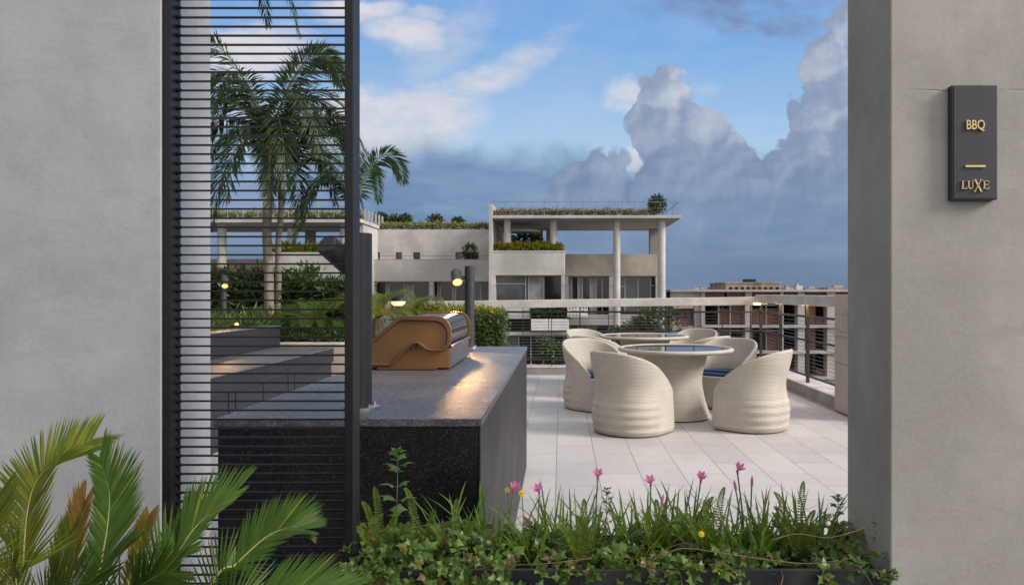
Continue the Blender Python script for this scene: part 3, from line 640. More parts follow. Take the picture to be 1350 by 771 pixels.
def make_chair(label, group):
    t = thing('wicker_chair', label, 'chair', (0, 0, 0), 0, group)
    n, mz = 144, 60; m = MB(); m.uv = []
    per = [0.0]
    for i in range(n): per.append(per[-1] + (plan((i + 1) / n) - plan(i / n)).length)
    def nrm(s):
        d = plan(s + 0.004) - plan(s - 0.004); return Vector((d.y, -d.x, 0)).normalized()
    def outer(s, z):
        d = abs(s if s < 0.5 else 1 - s) * 2 / SCORN; back = 1 - sm(0.45, 0.80, d); H = chair_height(s)
        r = 0.018 * sm(0.0, 0.05, z) - 0.018
        r += 0.018 * (0.25 + 0.75 * back) * math.exp(-((z - 0.20) / 0.13) ** 2) - 0.020 * back * math.exp(-((z - 0.46) / 0.13) ** 2)
        r += back * 0.0055 * math.cos((z - 0.05) / 0.082 * 2 * math.pi) * (1 - sm(0.30, 0.38, z)) * sm(0.02, 0.06, z)
        r += (0.050 * sm(0.48, 0.86, z)) * (1 - sm(0.15, 0.8, d))
        r += -0.012 * sm(0.5, 0.9, d) * sm(0.0, 0.38, z)
        return r
    th = 0.038
    rows = []
    for j in range(mz + 1): rows.append(('o', j / mz))
    for q in range(1, 6): rows.append(('r', q / 6))
    for j in range(10, -1, -1): rows.append(('i', j / 10))
    for kind, t_ in rows:
        for i in range(n + 1):
            s = i / n; H = chair_height(s) - th / 2; p = plan(s); nv = nrm(s); seat = 0.36
            if kind == 'o': z = 0.012 + t_ * (H - 0.012); r = outer(s, z); q = p + nv * r; v = z
            elif kind == 'r':
                a = math.pi * t_; r = outer(s, H); q = p + nv * (r - th / 2 + th / 2 * math.cos(a)); z = H + th / 2 * math.sin(a); v = H + 0.05 * t_
            else:
                z = seat + t_ * (H - seat); r = outer(s, z) * (1 if z > 0.4 else 0.5); q = p + nv * (r - th); v = H + 0.05 + (H - z)
            m.v.append((q.x, q.y, z)); m.uv.append((per[i], v))
    W = n + 1
    for r in range(len(rows) - 1):
        for i in range(n): m.f.append((r * W + i, r * W + i + 1, (r + 1) * W + i + 1, (r + 1) * W + i))
    m.build('shell', M_wick, t, smooth=True)
    def loop(off, zz, m):
        o = len(m.v)
        for i in range(n): p = plan(i / n) + nrm(i / n) * off; m.v.append((p.x, p.y, zz))
        return o
    sb = MB(); o = loop(-0.02, 0.372, sb); sb.f.append(tuple(o + i for i in range(n))); sb.uv = [(p[0] + 1, p[1] + 1) for p in sb.v]; sb.build('seat', M_wick, t)
    c = MB(); prof = [(-0.046, 0.376), (-0.040, 0.392), (-0.040, 0.415), (-0.05, 0.428), (-0.075, 0.436), (-0.14, 0.441), (-0.22, 0.444)]
    os_ = [loop(a, b, c) for a, b in prof]
    for a, b in zip(os_, os_[1:]):
        for i in range(n): c.f.append((a + i, a + (i + 1) % n, b + (i + 1) % n, b + i))
    c.f.append(tuple(os_[-1] + i for i in range(n))); cu = c.build('cushion', M_navy, t, smooth=True)
    pp = MB(); pp.tube([plan(i / n) + nrm(i / n) * -0.0405 + Vector((0, 0, 0.411)) for i in range(n)] + [plan(0) + nrm(0) * -0.0405 + Vector((0, 0, 0.411))], 0.004, 6, False); pp.build('piping', M_navy, cu, smooth=True)
    for s in (0.1, 0.3, 0.42, 0.58, 0.7, 0.9):
        p = plan(s) * 0.86; MB().tube([(p.x, p.y, 0), (p.x, p.y, 0.05)], 0.014, 10).build('foot', M_foot, t)
    u = MB(); o = loop(-0.03, 0.02, u); u.f.append(tuple(o + n - 1 - i for i in range(n))); u.build('underside', M_foot, t)
    return t
TAB = [(1.285, 8.54), (1.20, 11.0)]
def face(x, y, tx, ty): return math.atan2(-(tx - x), ty - y)
chairs = [(0.72, 7.66, 0, 'cream wicker tub chair nearest the counter, its back to the camera', -0.27),
          (1.945, 7.86, 0, 'cream wicker tub chair in front of the right kerb, its high back to the right', 0.24),
          (0.43, 9.22, 0, 'cream wicker chair with blue cushion on the left behind the nearest chair', -0.30),
          (1.99, 9.32, 0, 'cream wicker chair with navy cushion showing behind the right end of the near table', 0),
          (0.56, 10.35, 1, 'cream wicker chair low behind the left chair of the near table', 0),
          (0.50, 11.72, 1, 'cream wicker chair at the far table, left side against the back railing', 0),
          (2.02, 11.85, 1, 'cream wicker chair at the far table, right side against the back railing', 0),
          (1.86, 10.33, 1, 'cream wicker chair whose rounded back shows just right of the far table', 0)]
G = ['wicker chairs around the near table', 'wicker chairs around the far table']
proto = None
for x, y, ti, lab, tw in chairs:
    rz = face(x, y, *TAB[ti]) + (tw or random.uniform(-0.08, 0.08))
    if proto is None:
        proto = make_chair(lab, G[ti]); proto.location = (x, y, 0); proto.rotation_euler = (0, 0, rz)
    else: dup(proto, (x, y, 0), rz, lab, G[ti])
def make_table(label, x, y):
    t = thing('wicker_table', label, 'table', (x, y, 0), 0, 'round wicker tables')
    n = 96; prof = []
    for i in range(41):
        z = 0.015 + 0.72 * i / 40; u = i / 40
        r = 0.278 + 0.115 * (1 - u) ** 2.6 + 0.075 * sm(0.45, 1.0, u) ** 1.3; prof.append((r, z))
    m = MB(); m.lathe(prof, n=n); m.uv = [(math.atan2(p[1], p[0]) * 0.33 + 2, p[2]) for p in m.v]
    m.build('pedestal', M_wick, t, smooth=True)
    rim = [(0.28, 0.735), (0.60, 0.735), (0.632, 0.742), (0.645, 0.757), (0.640, 0.775), (0.622, 0.785), (0.600, 0.783), (0.592, 0.776), (0.592, 0.76)]
    m = MB(); m.lathe(rim, n=n); acc = 0; m.uv = []
    for i, (r, z) in enumerate(rim):
        if i: acc += math.hypot(r - rim[i - 1][0], z - rim[i - 1][1])
        for k in range(n): m.uv.append((2 * math.pi * 0.63 * k / n, acc))
    m.build('top_rim', M_wick, t, smooth=True)
    MB().lathe([(0, 0.776), (0.588, 0.776), (0.591, 0.773), (0.591, 0.765), (0, 0.765)], n=n).build('glass_top', M_tglass, t, smooth='auto')
    MB().lathe([(0, 0.003), (0.375, 0.003), (0.375, 0.02)], n=n).build('base_ring', M_foot, t)
    return t
make_table('round cream wicker pedestal table with dark glass top, the nearer one', *TAB[0])
make_table('round cream wicker table with dark glass top standing further back by the railing', *TAB[1])

# ------------------------------------------------------------------ railings
rb = thing('railing', 'back railing with pale concrete handrail and dark cables along the terrace end', 'railing', (0, 13.05, 0))
xl, xr = -9.0, 3.40
zt = lambda x: 1.235 + 0.09 * (x + 3.2) / 6.5 if x > -3.2 else 1.235
m = MB(); xs = [-9.0, -3.2, 3.52]; vs = []
for x in xs:
    T = zt(x); vs += [(x, -0.11, T - 0.135), (x, -0.11, T), (x, 0.11, T), (x, 0.11, T - 0.135)]
fs = [(0, 3, 2, 1), (8, 9, 10, 11)]
for i in range(2):
    for k in range(4): fs.append((i * 4 + k, i * 4 + (k + 1) % 4, (i + 1) * 4 + (k + 1) % 4, (i + 1) * 4 + k))
m.add(vs, fs); bmo = m.build('handrail', M_beam, rb, bevel=0.006)
for i in range(26):
    x = 3.26 - 0.49 * i; w = 0.022 if i % 3 == 0 else 0.011
    MB().box(x - w / 2, x + w / 2, -0.02, 0.02, 0.135, zt(x) - 0.136).build('post', M_rail, rb)
for zz, tk in ((1.065, 0.016), (0.735, 0.014), (0.245, 0.014)): MB().box(-9, 3.39, -0.014, 0.014, zz - tk, zz + tk).build('rail_bar', M_rail, rb)
zz = 0.29
while zz < 1.03:
    if abs(zz - 0.735) > 0.03: MB().tube([(-9, 0, zz), (3.39, 0, zz)], 0.0032, 5).build('cable', M_cable, rb)
    zz += 0.0505
rr = thing('railing', 'right hand railing with pale handrail, dark posts and warm light beneath', 'railing', (3.42, 9.1, 0))
MB().box(-0.11, 0.11, 0.0, 3.83, 1.225, 1.36).build('handrail', M_beam, rr, bevel=0.006)
for y in (1.43, 2.72, 3.9): MB().box(-0.02, 0.02, y - 0.024, y + 0.024, 0.15, 1.224 if y < 3.8 else 1.18).build('post', M_rail, rr, bevel=0.003)
for zz, tk in ((1.065, 0.016), (0.735, 0.014), (0.245, 0.014)): MB().box(-0.012, 0.012, -0.04, 3.9, zz - tk, zz + tk).build('rail_bar', M_rail, rr)
zz = 0.29
while zz < 1.03:
    if abs(zz - 0.735) > 0.03: MB().tube([(0, -0.04, zz), (0, 3.9, zz)], 0.0032, 5).build('cable', M_cable, rr)
    zz += 0.0505
MB().box(-0.03, 0.03, 0.1, 3.60, 1.2205, 1.2245).build('light_strip', M_glow_dim, rr); MB().box(-0.16, -0.06, 3.70, 3.80, 1.19, 1.2245).build('corner_light', M_glow_dim, rr)
for y in (1.43, 2.72, 3.75):
    ld = bpy.data.lights.new('strip light', 'POINT'); ld.energy = 1.8; ld.color = (1.0, 0.5, 0.18); ld.shadow_soft_size = 0.03
    lo = bpy.data.objects.new('strip light', ld); COL.objects.link(lo); lo.parent = rr; lo.location = (-0.08, y - 0.1, 1.185)
pl = thing('stone_pillar', 'beige stone clad pillar ending the right hand railing', 'pillar', (3.26, 8.2, 0))
MB().box(0, 0.5, 0, 0.85, 0.0, 1.375).build('pillar_body', M_beige, pl, bevel=0.004)
MB().box(-0.014, 0.51, -0.01, 0.862, 0.895, 0.93).build('ledge', M_coping, pl, bevel=0.004)
m = MB()
for i in range(10): m.box(-0.006, -0.001, 0.05 + i * 0.08, 0.075 + i * 0.08, 0.95, 1.2)
m.build('fluting', M_coping, pl)

# ------------------------------------------------------------------ leaves
UP = Vector((0, 0, 1))
def rv(): 
    while True:
        v = Vector((random.uniform(-1, 1), random.uniform(-1, 1), random.uniform(-1, 1)))
        if 0.05 < v.length < 1: return v.normalized()
def leaf(m, p, d, n, L, w, bend=0.15):
    d = d.normalized(); s = d.cross(n)
    if s.length < 1e-4: s = d.orthogonal()
    s.normalize(); nn = s.cross(d); a = p + d * L * 0.42 - nn * L * bend * 0.3; t = p + d * L - nn * L * bend
    m.add([p, a + s * w, t, a - s * w], [(0, 1, 2, 3)])
def leaf_mass(m, sample, count, L, w, out=None, jit=0.8):
    for _ in range(count):
        p, nd = sample(); d = (nd + rv() * jit); l = L * random.uniform(0.6, 1.35)
        leaf(m, p, d, (nd + rv() * 0.6 + UP * 0.4).normalized(), l, w * random.uniform(0.7, 1.3), random.uniform(0, 0.4))
def box_sampler(x0, x1, y0, y1, z0, z1, rough=0.06, top=0.5):
    def f():
        r = random.random()
        if r < top: q = Vector((random.uniform(x0, x1), random.uniform(y0, y1), z1)); n = Vector((0, -0.2, 1))
        elif r < 0.9: q = Vector((random.uniform(x0, x1), y0, random.uniform(z0, z1))); n = Vector((0, -1, 0.35))
        else: q = Vector((random.choice((x0, x1)), random.uniform(y0, y1), random.uniform(z0, z1))); n = Vector((1 if q.x > (x0 + x1) / 2 else -1, 0, 0.3))
        lump = mnoise.noise(q * 2.7) * rough * 1.6 + mnoise.noise(q * 9) * rough * 0.6
        return q + n * lump + rv() * rough * random.random() - n * random.random() * rough, n
    return f
def ball_sampler(c, r, shell=0.5):
    def f():
        d = rv(); k = (shell + (1 - shell) * random.random()); return Vector((c[0] + d.x * r[0] * k, c[1] + d.y * r[1] * k, c[2] + d.z * r[2] * k)), d
    return f
def crv(pts, n):
    pts = [Vector(p) for p in pts]; out = []
    k = len(pts) - 1
    for i in range(n + 1):
        t = i / n * k; j = min(int(t), k - 1); u = t - j
        p0 = pts[max(j - 1, 0)]; p1 = pts[j]; p2 = pts[j + 1]; p3 = pts[min(j + 2, k)]
        out.append(0.5 * ((2 * p1) + (p2 - p0) * u + (2 * p0 - 5 * p1 + 4 * p2 - p3) * u * u + (3 * p1 - p0 - 3 * p2 + p3) * u ** 3))
    return out
def frond(ml, mr, pts, nrm, n, length, w, ang=(70, 25), fold=0.25, droop=0.1, r0=0.006, prof=None, start=0.06, jit=0.06, curl=0.0, sides=(1, 1), segs=2, skip=0.0):
    c = crv(pts, n); N0 = Vector(nrm).normalized()
    if mr is not None: mr.tube(c[::2] + ([c[-1]] if n % 2 else []), [r0 * (1 - 0.8 * i / (len(c[::2]) + (n % 2) - 1)) for i in range(len(c[::2]) + (n % 2))], 5)
    for i in range(int(n * start), n):
        t = i / n; T = (c[min(i + 1, n)] - c[max(i - 1, 0)]).normalized(); S = T.cross(N0).normalized(); Nn = S.cross(T).normalized()
        a = R(ang[0] + (ang[1] - ang[0]) * t)
        pl_ = prof(t) if prof else math.sin(math.pi * min(1, 0.12 + t * 0.86)) ** 0.6
        for si, sg in enumerate((1, -1)):
            if random.random() < skip: continue
            k = sides[si]
            if k <= 0: continue
            L = length * pl_ * k * random.uniform(0.9, 1.06)
            d = (T * math.cos(a) + (S * sg * math.cos(fold) + Nn * math.sin(fold)) * math.sin(a) + rv() * jit).normalized()
            b = c[i] + Nn * 0.001; g = Vector((0, 0, -1)) * droop
            side = d.cross(Nn).normalized() * w * (0.6 + 0.4 * pl_)
            if segs == 1:
                m1 = b + d * L * 0.45 + g * L * 0.2; tip = b + d * L + g * L
                ml.add([b, m1 + side, tip, m1 - side], [(0, 1, 2, 3)])
            else:
                m1 = b + d * L * 0.35 + g * L * 0.12; m2 = b + d * L * 0.72 + g * L * 0.5 + Nn * curl * L * 0.3; tip = b + d * L + g * L + Nn * curl * L
                ml.add([b - side * 0.5, b + side * 0.5, m1 + side, m1 - side, m2 + side * 0.75, m2 - side * 0.75, tip], [(0, 1, 2, 3), (3, 2, 4, 5), (5, 4, 6)])

# ------------------------------------------------------------------ tall palms in the bed
def palm(label, base, top, trunk_r, fronds, shaft=0.45, seed=1, length=0.42):
    random.seed(seed); b = Vector(base); tp = Vector(top)
    t = thing('palm_tree', label, 'palm', base, 0, 'palms in the raised bed')
    m = MB(); pts = [Vector((0, 0, 0)) + (tp - b) * (i / 24) + Vector((0.025 * math.sin(i * 0.35), 0, 0)) * (i / 24) for i in range(25)]
    m.tube(pts, [trunk_r * (1.35 if i == 0 else 1.15 if i == 1 else 1.0 - 0.12 * i / 24) * (1 + 0.035 * (i % 2)) for i in range(25)], 14)
    m.build('trunk', M_bark, t, smooth=True)
    e = pts[-1]; m = MB(); m.tube([e - UP * 0.01, e + UP * shaft * 0.3, e + UP * shaft * 0.7, e + UP * shaft], [trunk_r * 1.0, trunk_r * 1.12, trunk_r * 0.8, trunk_r * 0.4], 12); m.build('crownshaft', M_shaft, t, smooth=True)
    o = e + UP * shaft * 0.9
    for (dx, dy, h, ln, dr) in fronds:                 # direction, rise, length, droop
        ml = MB(); mr = MB(); d = Vector((dx, dy, 0)); d = d.normalized() if d.length > 0 else d
        pts = [o, o + d * ln * 0.25 + UP * ln * h * 0.42, o + d * ln * 0.55 + UP * ln * (h * 0.72 - dr * 0.12), o + d * ln * 0.82 + UP * ln * (h * 0.8 - dr * 0.42), o + d * ln * 1.0 + UP * ln * (h * 0.7 - dr * 0.85)]
        nr = UP if h < 1.1 else Vector((d.y, -d.x, 0.4)) + Vector((0, -1, 0))
        frond(ml, mr, pts, nr, 92, length * random.uniform(0.8, 1.1), 0.0128, (68, 26), random.uniform(-0.1, 0.5), 0.30, 0.013, None, 0.08, 0.2, 0.0, (1, 1), 1)
        f = ml.build('frond', L_palm, t); mr.build('midrib', L_rach_g, f)
    return t
B1 = P(355, 412, 11.5); B1.z = 0.9; T1 = P(352, 222, 11.5)
palm('palm with the thickest pale trunk, foremost in the raised bed', B1, T1, 0.072,
     [(0.25, 0.3, 1.5, 1.28, 0.2), (0.55, -0.2, 1.25, 1.35, 0.45), (-0.7, -0.2, 1.1, 1.25, 0.7), (-0.8, 0.5, 1.0, 1.35, 0.6), (1, 0.1, 0.85, 1.4, 0.8), (0.8, -0.7, 0.7, 1.4, 0.9),
      (-0.7, -0.8, 0.6, 1.4, 1.0), (-1, 0.1, 0.5, 1.35, 1.1), (-0.35, -0.4, 1.35, 1.3, 0.5), (0.3, 0.9, 0.6, 1.4, 0.9), (-0.1, -1, 0.3, 1.2, 1.3), (-0.5, -0.5, 0.2, 1.2, 1.5), (0.1, 0.1, 1.6, 1.2, 0.1),
      (0.9, 0.4, 0.5, 1.3, 1.1), (-0.95, -0.4, 0.8, 1.4, 0.9), (0.5, -0.8, 0.45, 1.2, 1.2), (-0.6, 0.2, 0.1, 1.1, 1.5), (-0.15, -0.6, 1.0, 1.25, 0.7), (0.7, 0.6, 0.9, 1.3, 0.7), (-0.9, 0.2, 1.25, 1.25, 0.5), (0.2, -0.5, 0.2, 1.1, 1.4)], 0.5, 3, 0.46)
B2 = P(366, 405, 12.1); B2.z = 0.9; T2 = P(369, 262, 12.1)
palm('slim grey trunked palm just behind and right of the thickest palm', B2, T2, 0.05,
     [(1, -0.1, 0.8, 1.3, 0.8), (0.7, 0.5, 1.1, 1.2, 0.6), (0.2, -0.9, 0.7, 1.3, 0.9), (-0.8, -0.2, 0.8, 1.2, 0.9), (0.9, -0.6, 0.6, 1.3, 1.0), (-0.4, 0.8, 0.9, 1.2, 0.8), (0.4, -0.4, 1.4, 1.1, 0.5), (1, 0.3, 0.55, 1.25, 0.9), (0.8, 0.1, 1.2, 1.15, 0.6), (0.6, -0.9, 0.4, 1.1, 1.2)], 0.45, 5, 0.45)
B3 = P(466, 420, 11.3); B3.z = 0.66; T3 = P(466, 300, 11.3)
palm('palm hidden behind the screen post with one frond arching out to its right', B3, T3, 0.05,
     [(1, -0.1, 1.4, 0.76, 0.65), (-1, -0.2, 1.1, 1.0, 0.9), (-0.9, 0.3, 1.5, 1.15, 0.6), (-0.5, -0.6, 0.8, 0.9, 1.2), (-1, 0.1, 0.7, 0.95, 1.3), (0.1, 0.8, 1.2, 1.0, 0.8)], 0.4, 7, 0.34)
B4 = P(258, 450, 9.3); B4.z = 0.9; T4 = P(256, 30, 9.3)
palm('tall palm mostly behind the left wall, one frond hanging in at the top', B4, T4, 0.07,
     [(1, 0.05, 0.75, 1.25, 1.15), (0.9, -0.5, 0.9, 1.3, 0.8), (-0.6, -0.6, 0.8, 1.5, 0.8), (-1, 0.2, 0.9, 1.6, 0.8), (0.2, 0.9, 1.0, 1.5, 0.8), (0.3, -0.9, 0.7, 1.5, 0.9), (-0.1, 0.2, 1.6, 1.5, 0.3)], 0.5, 9, 0.42)

# ------------------------------------------------------------------ hedges and beds
random.seed(21)
def hedge(name, label, cat, mat, boxes, n, L, w, rough=0.08, top=0.45, jit=0.8):
    m = MB(); x0 = boxes[0][0]; y0 = boxes[0][2]; z0 = boxes[0][4]
    tot = sum((b[1] - b[0]) for b in boxes)
    for b in boxes:
        q = (b[0] - x0, b[1] - x0, b[2] - y0, b[3] - y0, b[4] - z0, b[5] - z0)
        leaf_mass(m, box_sampler(*q, rough, top), int(n * (b[1] - b[0]) / tot), L, w, None, jit)
    t = m.build(name, mat); t.location = (x0, y0, z0)
    core = MB()
    for b in boxes: core.box(b[0] - x0 + rough, b[1] - x0 - rough, b[2] - y0 + rough * 1.2, b[3] - y0 - rough, b[4] - z0, b[5] - z0 - rough * 1.3)
    core.build('twig_core', plain(name + ' core', (0.012, 0.02, 0.007), 0.95), t)
    return tag(t, label, cat)
hedge('hedge', 'dense leafy green hedge behind the palm trunks', 'hedge', L_hedge, [(-6.6, -4.02, 12.2, 12.8, 0.88, 1.66), (-4.02, -3.35, 12.3, 12.8, 0.66, 1.52)], 5200, 0.15, 0.022, 0.13, 0.4, 0.7)
m = MB(); leaf_mass(m, box_sampler(-5.4, -4.04, 7.6, 12.1, 0.9, 1.02, 0.10, 0.8), 5200, 0.14, 0.012, None, 0.8)
leaf_mass(m, box_sampler(-4.02, -2.75, 10.6, 12.1, 0.66, 0.80, 0.10, 0.7), 2200, 0.13, 0.012, None, 0.8)
tag(m.build('ground_cover', L_hedge), 'low grassy ground cover filling the raised bed under the palms', 'ground cover', None, 'stuff')
def cycad(label, base, n, ln, mat, seed, height=0.2, leaf_l=0.13, group=None):
    random.seed(seed); t = thing('cycad', label, 'cycad', base, 0, group)
    m = MB(); m.tube([(0, 0, 0), (0, 0, height * 0.6), (0, 0, height)], [0.09, 0.1, 0.06], 10); m.build('trunk', M_bark2, t)
    for i in range(n):
        a = 2.399 * i; rise = 0.25 + 1.1 * ((i * 0.618) % 1); d = Vector((math.cos(a), math.sin(a), 0)); o = Vector((0, 0, height))
        l = ln * random.uniform(0.8, 1.1); ml = MB(); mr = MB()
        pts = [o, o + d * l * 0.35 + UP * l * 0.4 * rise, o + d * l * 0.75 + UP * l * 0.52 * rise, o + d * l * 1.0 + UP * l * (0.42 * rise - 0.12)]
        frond(ml, mr, pts, UP, 46, leaf_l, 0.0055, (75, 35), 0.35, 0.05, 0.007, None, 0.1, 0.05, 0, (1, 1), 1)
        f = ml.build('frond', mat, t); mr.build('midrib', L_rach_g, f)
    return t
cycad('dark green cycad in the bed beyond the stone bench', (-3.55, 10.95, 0.66), 24, 0.72, L_sago, 31, 0.22, 0.16)
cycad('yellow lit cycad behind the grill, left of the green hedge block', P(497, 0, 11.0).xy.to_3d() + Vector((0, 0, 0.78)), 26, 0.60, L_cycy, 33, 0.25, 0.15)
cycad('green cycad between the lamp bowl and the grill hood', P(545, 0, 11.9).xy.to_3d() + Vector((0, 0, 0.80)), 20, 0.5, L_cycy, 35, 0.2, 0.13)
hedge('flower_hedge', 'loose yellow green shrubs in front of the back railing behind the grill', 'shrub', L_yel, [(-2.72, -1.42, 12.1, 12.6, 0.0, 1.13)], 3000, 0.10, 0.012, 0.12, 0.5)
gh = hedge('green_wall', 'clipped small leaved green hedge block right of the rear lamp post', 'hedge', L_box, [(-1.42, -0.88, 11.6, 12.5, 0.0, 1.07)], 6500, 0.045, 0.013, 0.05, 0.22, 0.9)
m = MB(); leaf_mass(m, box_sampler(0.06, 0.5, 0.02, 0.6, 0.9, 1.13, 0.06, 0.8), 420, 0.06, 0.017)
m.build('yellow_top', L_yel, gh)
# small ground light among the ground cover and the bowl lamp
t = thing('path_light', 'tiny glowing ground light among the ground cover on the planter wall', 'lamp', P(312, 428, 9.3))
MB().tube([(0, 0, -0.12), (0, 0, 0.0)], 0.016, 10).build('stake', M_char, t); MB().lathe([(0, 0.03), (0.02, 0.022), (0.024, 0.0), (0, 0.0)], n=14).build('lens', M_glow, t)
t = thing('garden_lamp', 'dark capped garden lamp with a lit white bowl in front of the back railing', 'lamp', P(525, 0, 11.3).xy.to_3d())
MB().tube([(0, 0, 0), (0, 0, 1.2)], 0.03, 14).build('pole', M_char, t, smooth='auto')
MB().lathe([(0, 1.20), (0.06, 1.20), (0.10, 1.23), (0.105, 1.265), (0.10, 1.27), (0, 1.27)], n=24).build('bowl', M_bowl, t, smooth='auto')
MB().lathe([(0.108, 1.271), (0.10, 1.30), (0.06, 1.335), (0, 1.345)], n=24).build('cap', M_char, t, smooth='auto')
ld = bpy.data.lights.new('bowl light', 'POINT'); ld.energy = 8; ld.color = (1.0, 0.74, 0.25); ld.shadow_soft_size = 0.1
lo = bpy.data.objects.new('bowl light', ld); COL.objects.link(lo); lo.parent = t; lo.location = (-0.36, -0.3, 0.86)
u = thing('utility_panel', 'blue grey metal panel with two round holes beside the cycad', 'panel', P(436, 0, 12.6).xy.to_3d())
MB().box(-0.26, 0.26, 0, 0.12, 0.0, 1.61).build('sheet', M_grey, u, bevel=0.004)
m = MB()
for x in (-0.05, 0.1): m.tube([(x, -0.003, 1.47), (x, 0.01, 1.47)], 0.018, 12)
m.build('hole', M_slot, u)

# ------------------------------------------------------------------ foreground planter and its plants
PT = 0.67
pn = thing('planter_box', 'long black planter box in the opening filled with lilies and creepers', 'planter', (0.16, 2.0, 0))
MB().box(-0.70, 0.705, 0.0, 0.012, 0.0, PT).build('front_panel', M_planter, pn, bevel=0.002)
MB().box(-0.70, 0.705, 0.013, 0.28, 0.0, PT - 0.03).build('soil', M_soil, pn)
MB().box(-0.70, 0.705, 0.281, 0.292, 0.0, PT).build('back_panel', M_planter, pn)

random.seed(77)
def strap(m, p, d, L, w, bend):
    pts = []; d = d.normalized(); h = Vector((d.x, d.y, 0)); h = h.normalized() if h.length > 1e-3 else Vector((1, 0, 0))
    n = 5
    for i in range(n + 1):
        t = i / n; pts.append(p + d * L * t + h * L * bend * t * t - UP * L * bend * 0.45 * t ** 3)
    s = h.cross(UP).normalized(); s = (s + Vector((random.uniform(-.6, .6), random.uniform(-.6, .6), 0))).normalized()
    o = len(m.v); fs = []
    vs = []
    for i, q in enumerate(pts[:-1]): ww = w * (1 - 0.5 * (i / n)); vs += [q - s * ww, q + s * ww]
    vs.append(pts[-1])
    for i in range(n - 1): fs.append((2 * i, 2 * i + 1, 2 * i + 3, 2 * i + 2))
    fs.append((2 * n - 2, 2 * n - 1, 2 * n)); m.add(vs, fs)
def lily(label, px, D, n, L, flowers=(), group=None, spread=0.32):
    b = Vector(((px - 740) * D / 1000, D, PT - 0.04)); t = thing('rain_lily', label, 'plant', b, 0, group)
    m = MB()
    for _ in range(n):
        d = Vector((random.gauss(0, spread), random.gauss(0, spread), 1)); strap(m, Vector((random.gauss(0, 0.018), random.gauss(0, 0.018), 0)), d, L * random.uniform(0.6, 1.2), 0.0042, random.uniform(0.0, 0.5))
    m.build('leaves', L_lily, t)
    for (fx, fy, kind) in flowers:
        f = P(fx, fy, D) - b; c = crv([(0, 0, 0), f * 0.5 + Vector((0.006, 0, 0)), f], 10)
        st = MB().tube(c, [0.0022] * 11, 6).build('stem', M_stem, t, smooth=True)
        q = MB(); ax = (c[-1] - c[-2]).normalized()
        if kind == 'open':
            tilt = Vector((random.uniform(-.35, .35), -0.55, 0.8)).normalized(); e = tilt.orthogonal().normalized(); g = tilt.cross(e)
            for k in range(6):
                a = k * math.pi / 3 + random.uniform(-.1, .1); o = e * math.cos(a) + g * math.sin(a); L_ = random.uniform(0.0150, 0.0185); s = tilt.cross(o).normalized() * 0.0052
                p0 = f; p1 = f + tilt * 0.010 + o * 0.0055; p2 = f + tilt * 0.0180 + o * 0.0115; p3 = f + tilt * 0.0235 + o * L_
                q.add([p0, p1 + s * 0.8, p1 - s * 0.8, p2 + s, p2 - s, p3], [(0, 1, 2), (2, 1, 3, 4), (4, 3, 5)])
            q.tube([f - ax * 0.014, f + ax * 0.002], [0.0022, 0.004], 6)
        else:
            q.tube([f - ax * 0.004, f + ax * 0.008, f + ax * 0.02, f + ax * 0.03], [0.002, 0.0042, 0.0036, 0.0008], 7)
        q.build('flower', M_pink if kind != 'yellow' else M_yelf, t)
        if kind == 'open':
            ce = MB(); 
            for k in range(5): ce.tube([f + tilt * 0.008, f + tilt * 0.02 + rv() * 0.004], 0.0007, 4)
            ce.build('stamens', M_yelf, st)
    return t
lily('rain lily with one pink flower standing against the granite side of the counter', 655, 2.16, 22, 0.19, [(677, 645, 'open')], 'rain lilies in the planter')
lily('rain lily whose pink flower stands against the counter foot corner', 700, 2.10, 22, 0.20, [(711, 648, 'open')], 'rain lilies in the planter')
lily('rain lily with a pink flower rising left of the nearest wicker chair', 775, 2.18, 24, 0.20, [(788, 628, 'open')], 'rain lilies in the planter')
lily('rain lily with a pink flower below the right foot of the nearest chair', 848, 2.12, 30, 0.22, [(858, 637, 'open'), (872, 664, 'bud')], 'rain lilies in the planter')
lily('rain lily with a pink flower and bending stem under the gap between the front chairs', 902, 2.2, 26, 0.21, [(924, 632, 'open')], 'rain lilies in the planter')
lily('rain lily with the tallest pink flower beside a thin closed bud', 980, 2.17, 26, 0.2, [(972, 620, 'open'), (991, 640, 'bud'), (970, 645, 'bud')], 'rain lilies in the planter')
for px, D, n in ((585, 2.22, 14), (612, 2.2, 16), (640, 2.24, 16), (725, 2.24, 16), (748, 2.2, 20), (812, 2.22, 20), (832, 2.2, 22), (880, 2.23, 18), (940, 2.2, 22), (790, 2.12, 20), (860, 2.18, 24), (915, 2.14, 22), (960, 2.12, 20), (1000, 2.1, 20), (690, 2.2, 18), (1085, 2.16, 16), (1010, 2.22, 24), (1035, 2.18, 22), (1060, 2.22, 18)):
    lily('clump of narrow strap leaves without any flower in the black planter', px, D, n - 1, 0.20, (), 'flowerless lily clumps in the planter')
def fern(label, px, D, fr, group='ferns in the planter'):
    b = Vector(((px - 740) * D / 1000, D, PT - 0.03)); t = thing('sword_fern', label, 'fern', b, 0, group)
    for (dx, dy, L) in fr:
        ml = MB(); mr = MB(); d = Vector((dx, dy, 1)).normalized(); h = Vector((dx, dy, 0))
        pts = [Vector((0, 0, 0)), d * L * 0.5, d * L * 0.85 + h * L * 0.12, d * L + h * L * 0.35 - UP * L * 0.02]
        nr = Vector((-dx * 0.4, -1, 0.3 + abs(dx) * 0.3))
        frond(ml, mr, pts, nr, 36, 0.016, 0.0030, (85, 65), 0.12, 0.06, 0.0014, lambda t: (1 - t ** 3) * (0.6 + 0.4 * min(1, t * 4)), 0.1, 0.08, 0, (1, 1), 1)
        f = ml.build('frond', L_fern, t); mr.build('midrib', L_rach_g, f)
    return t
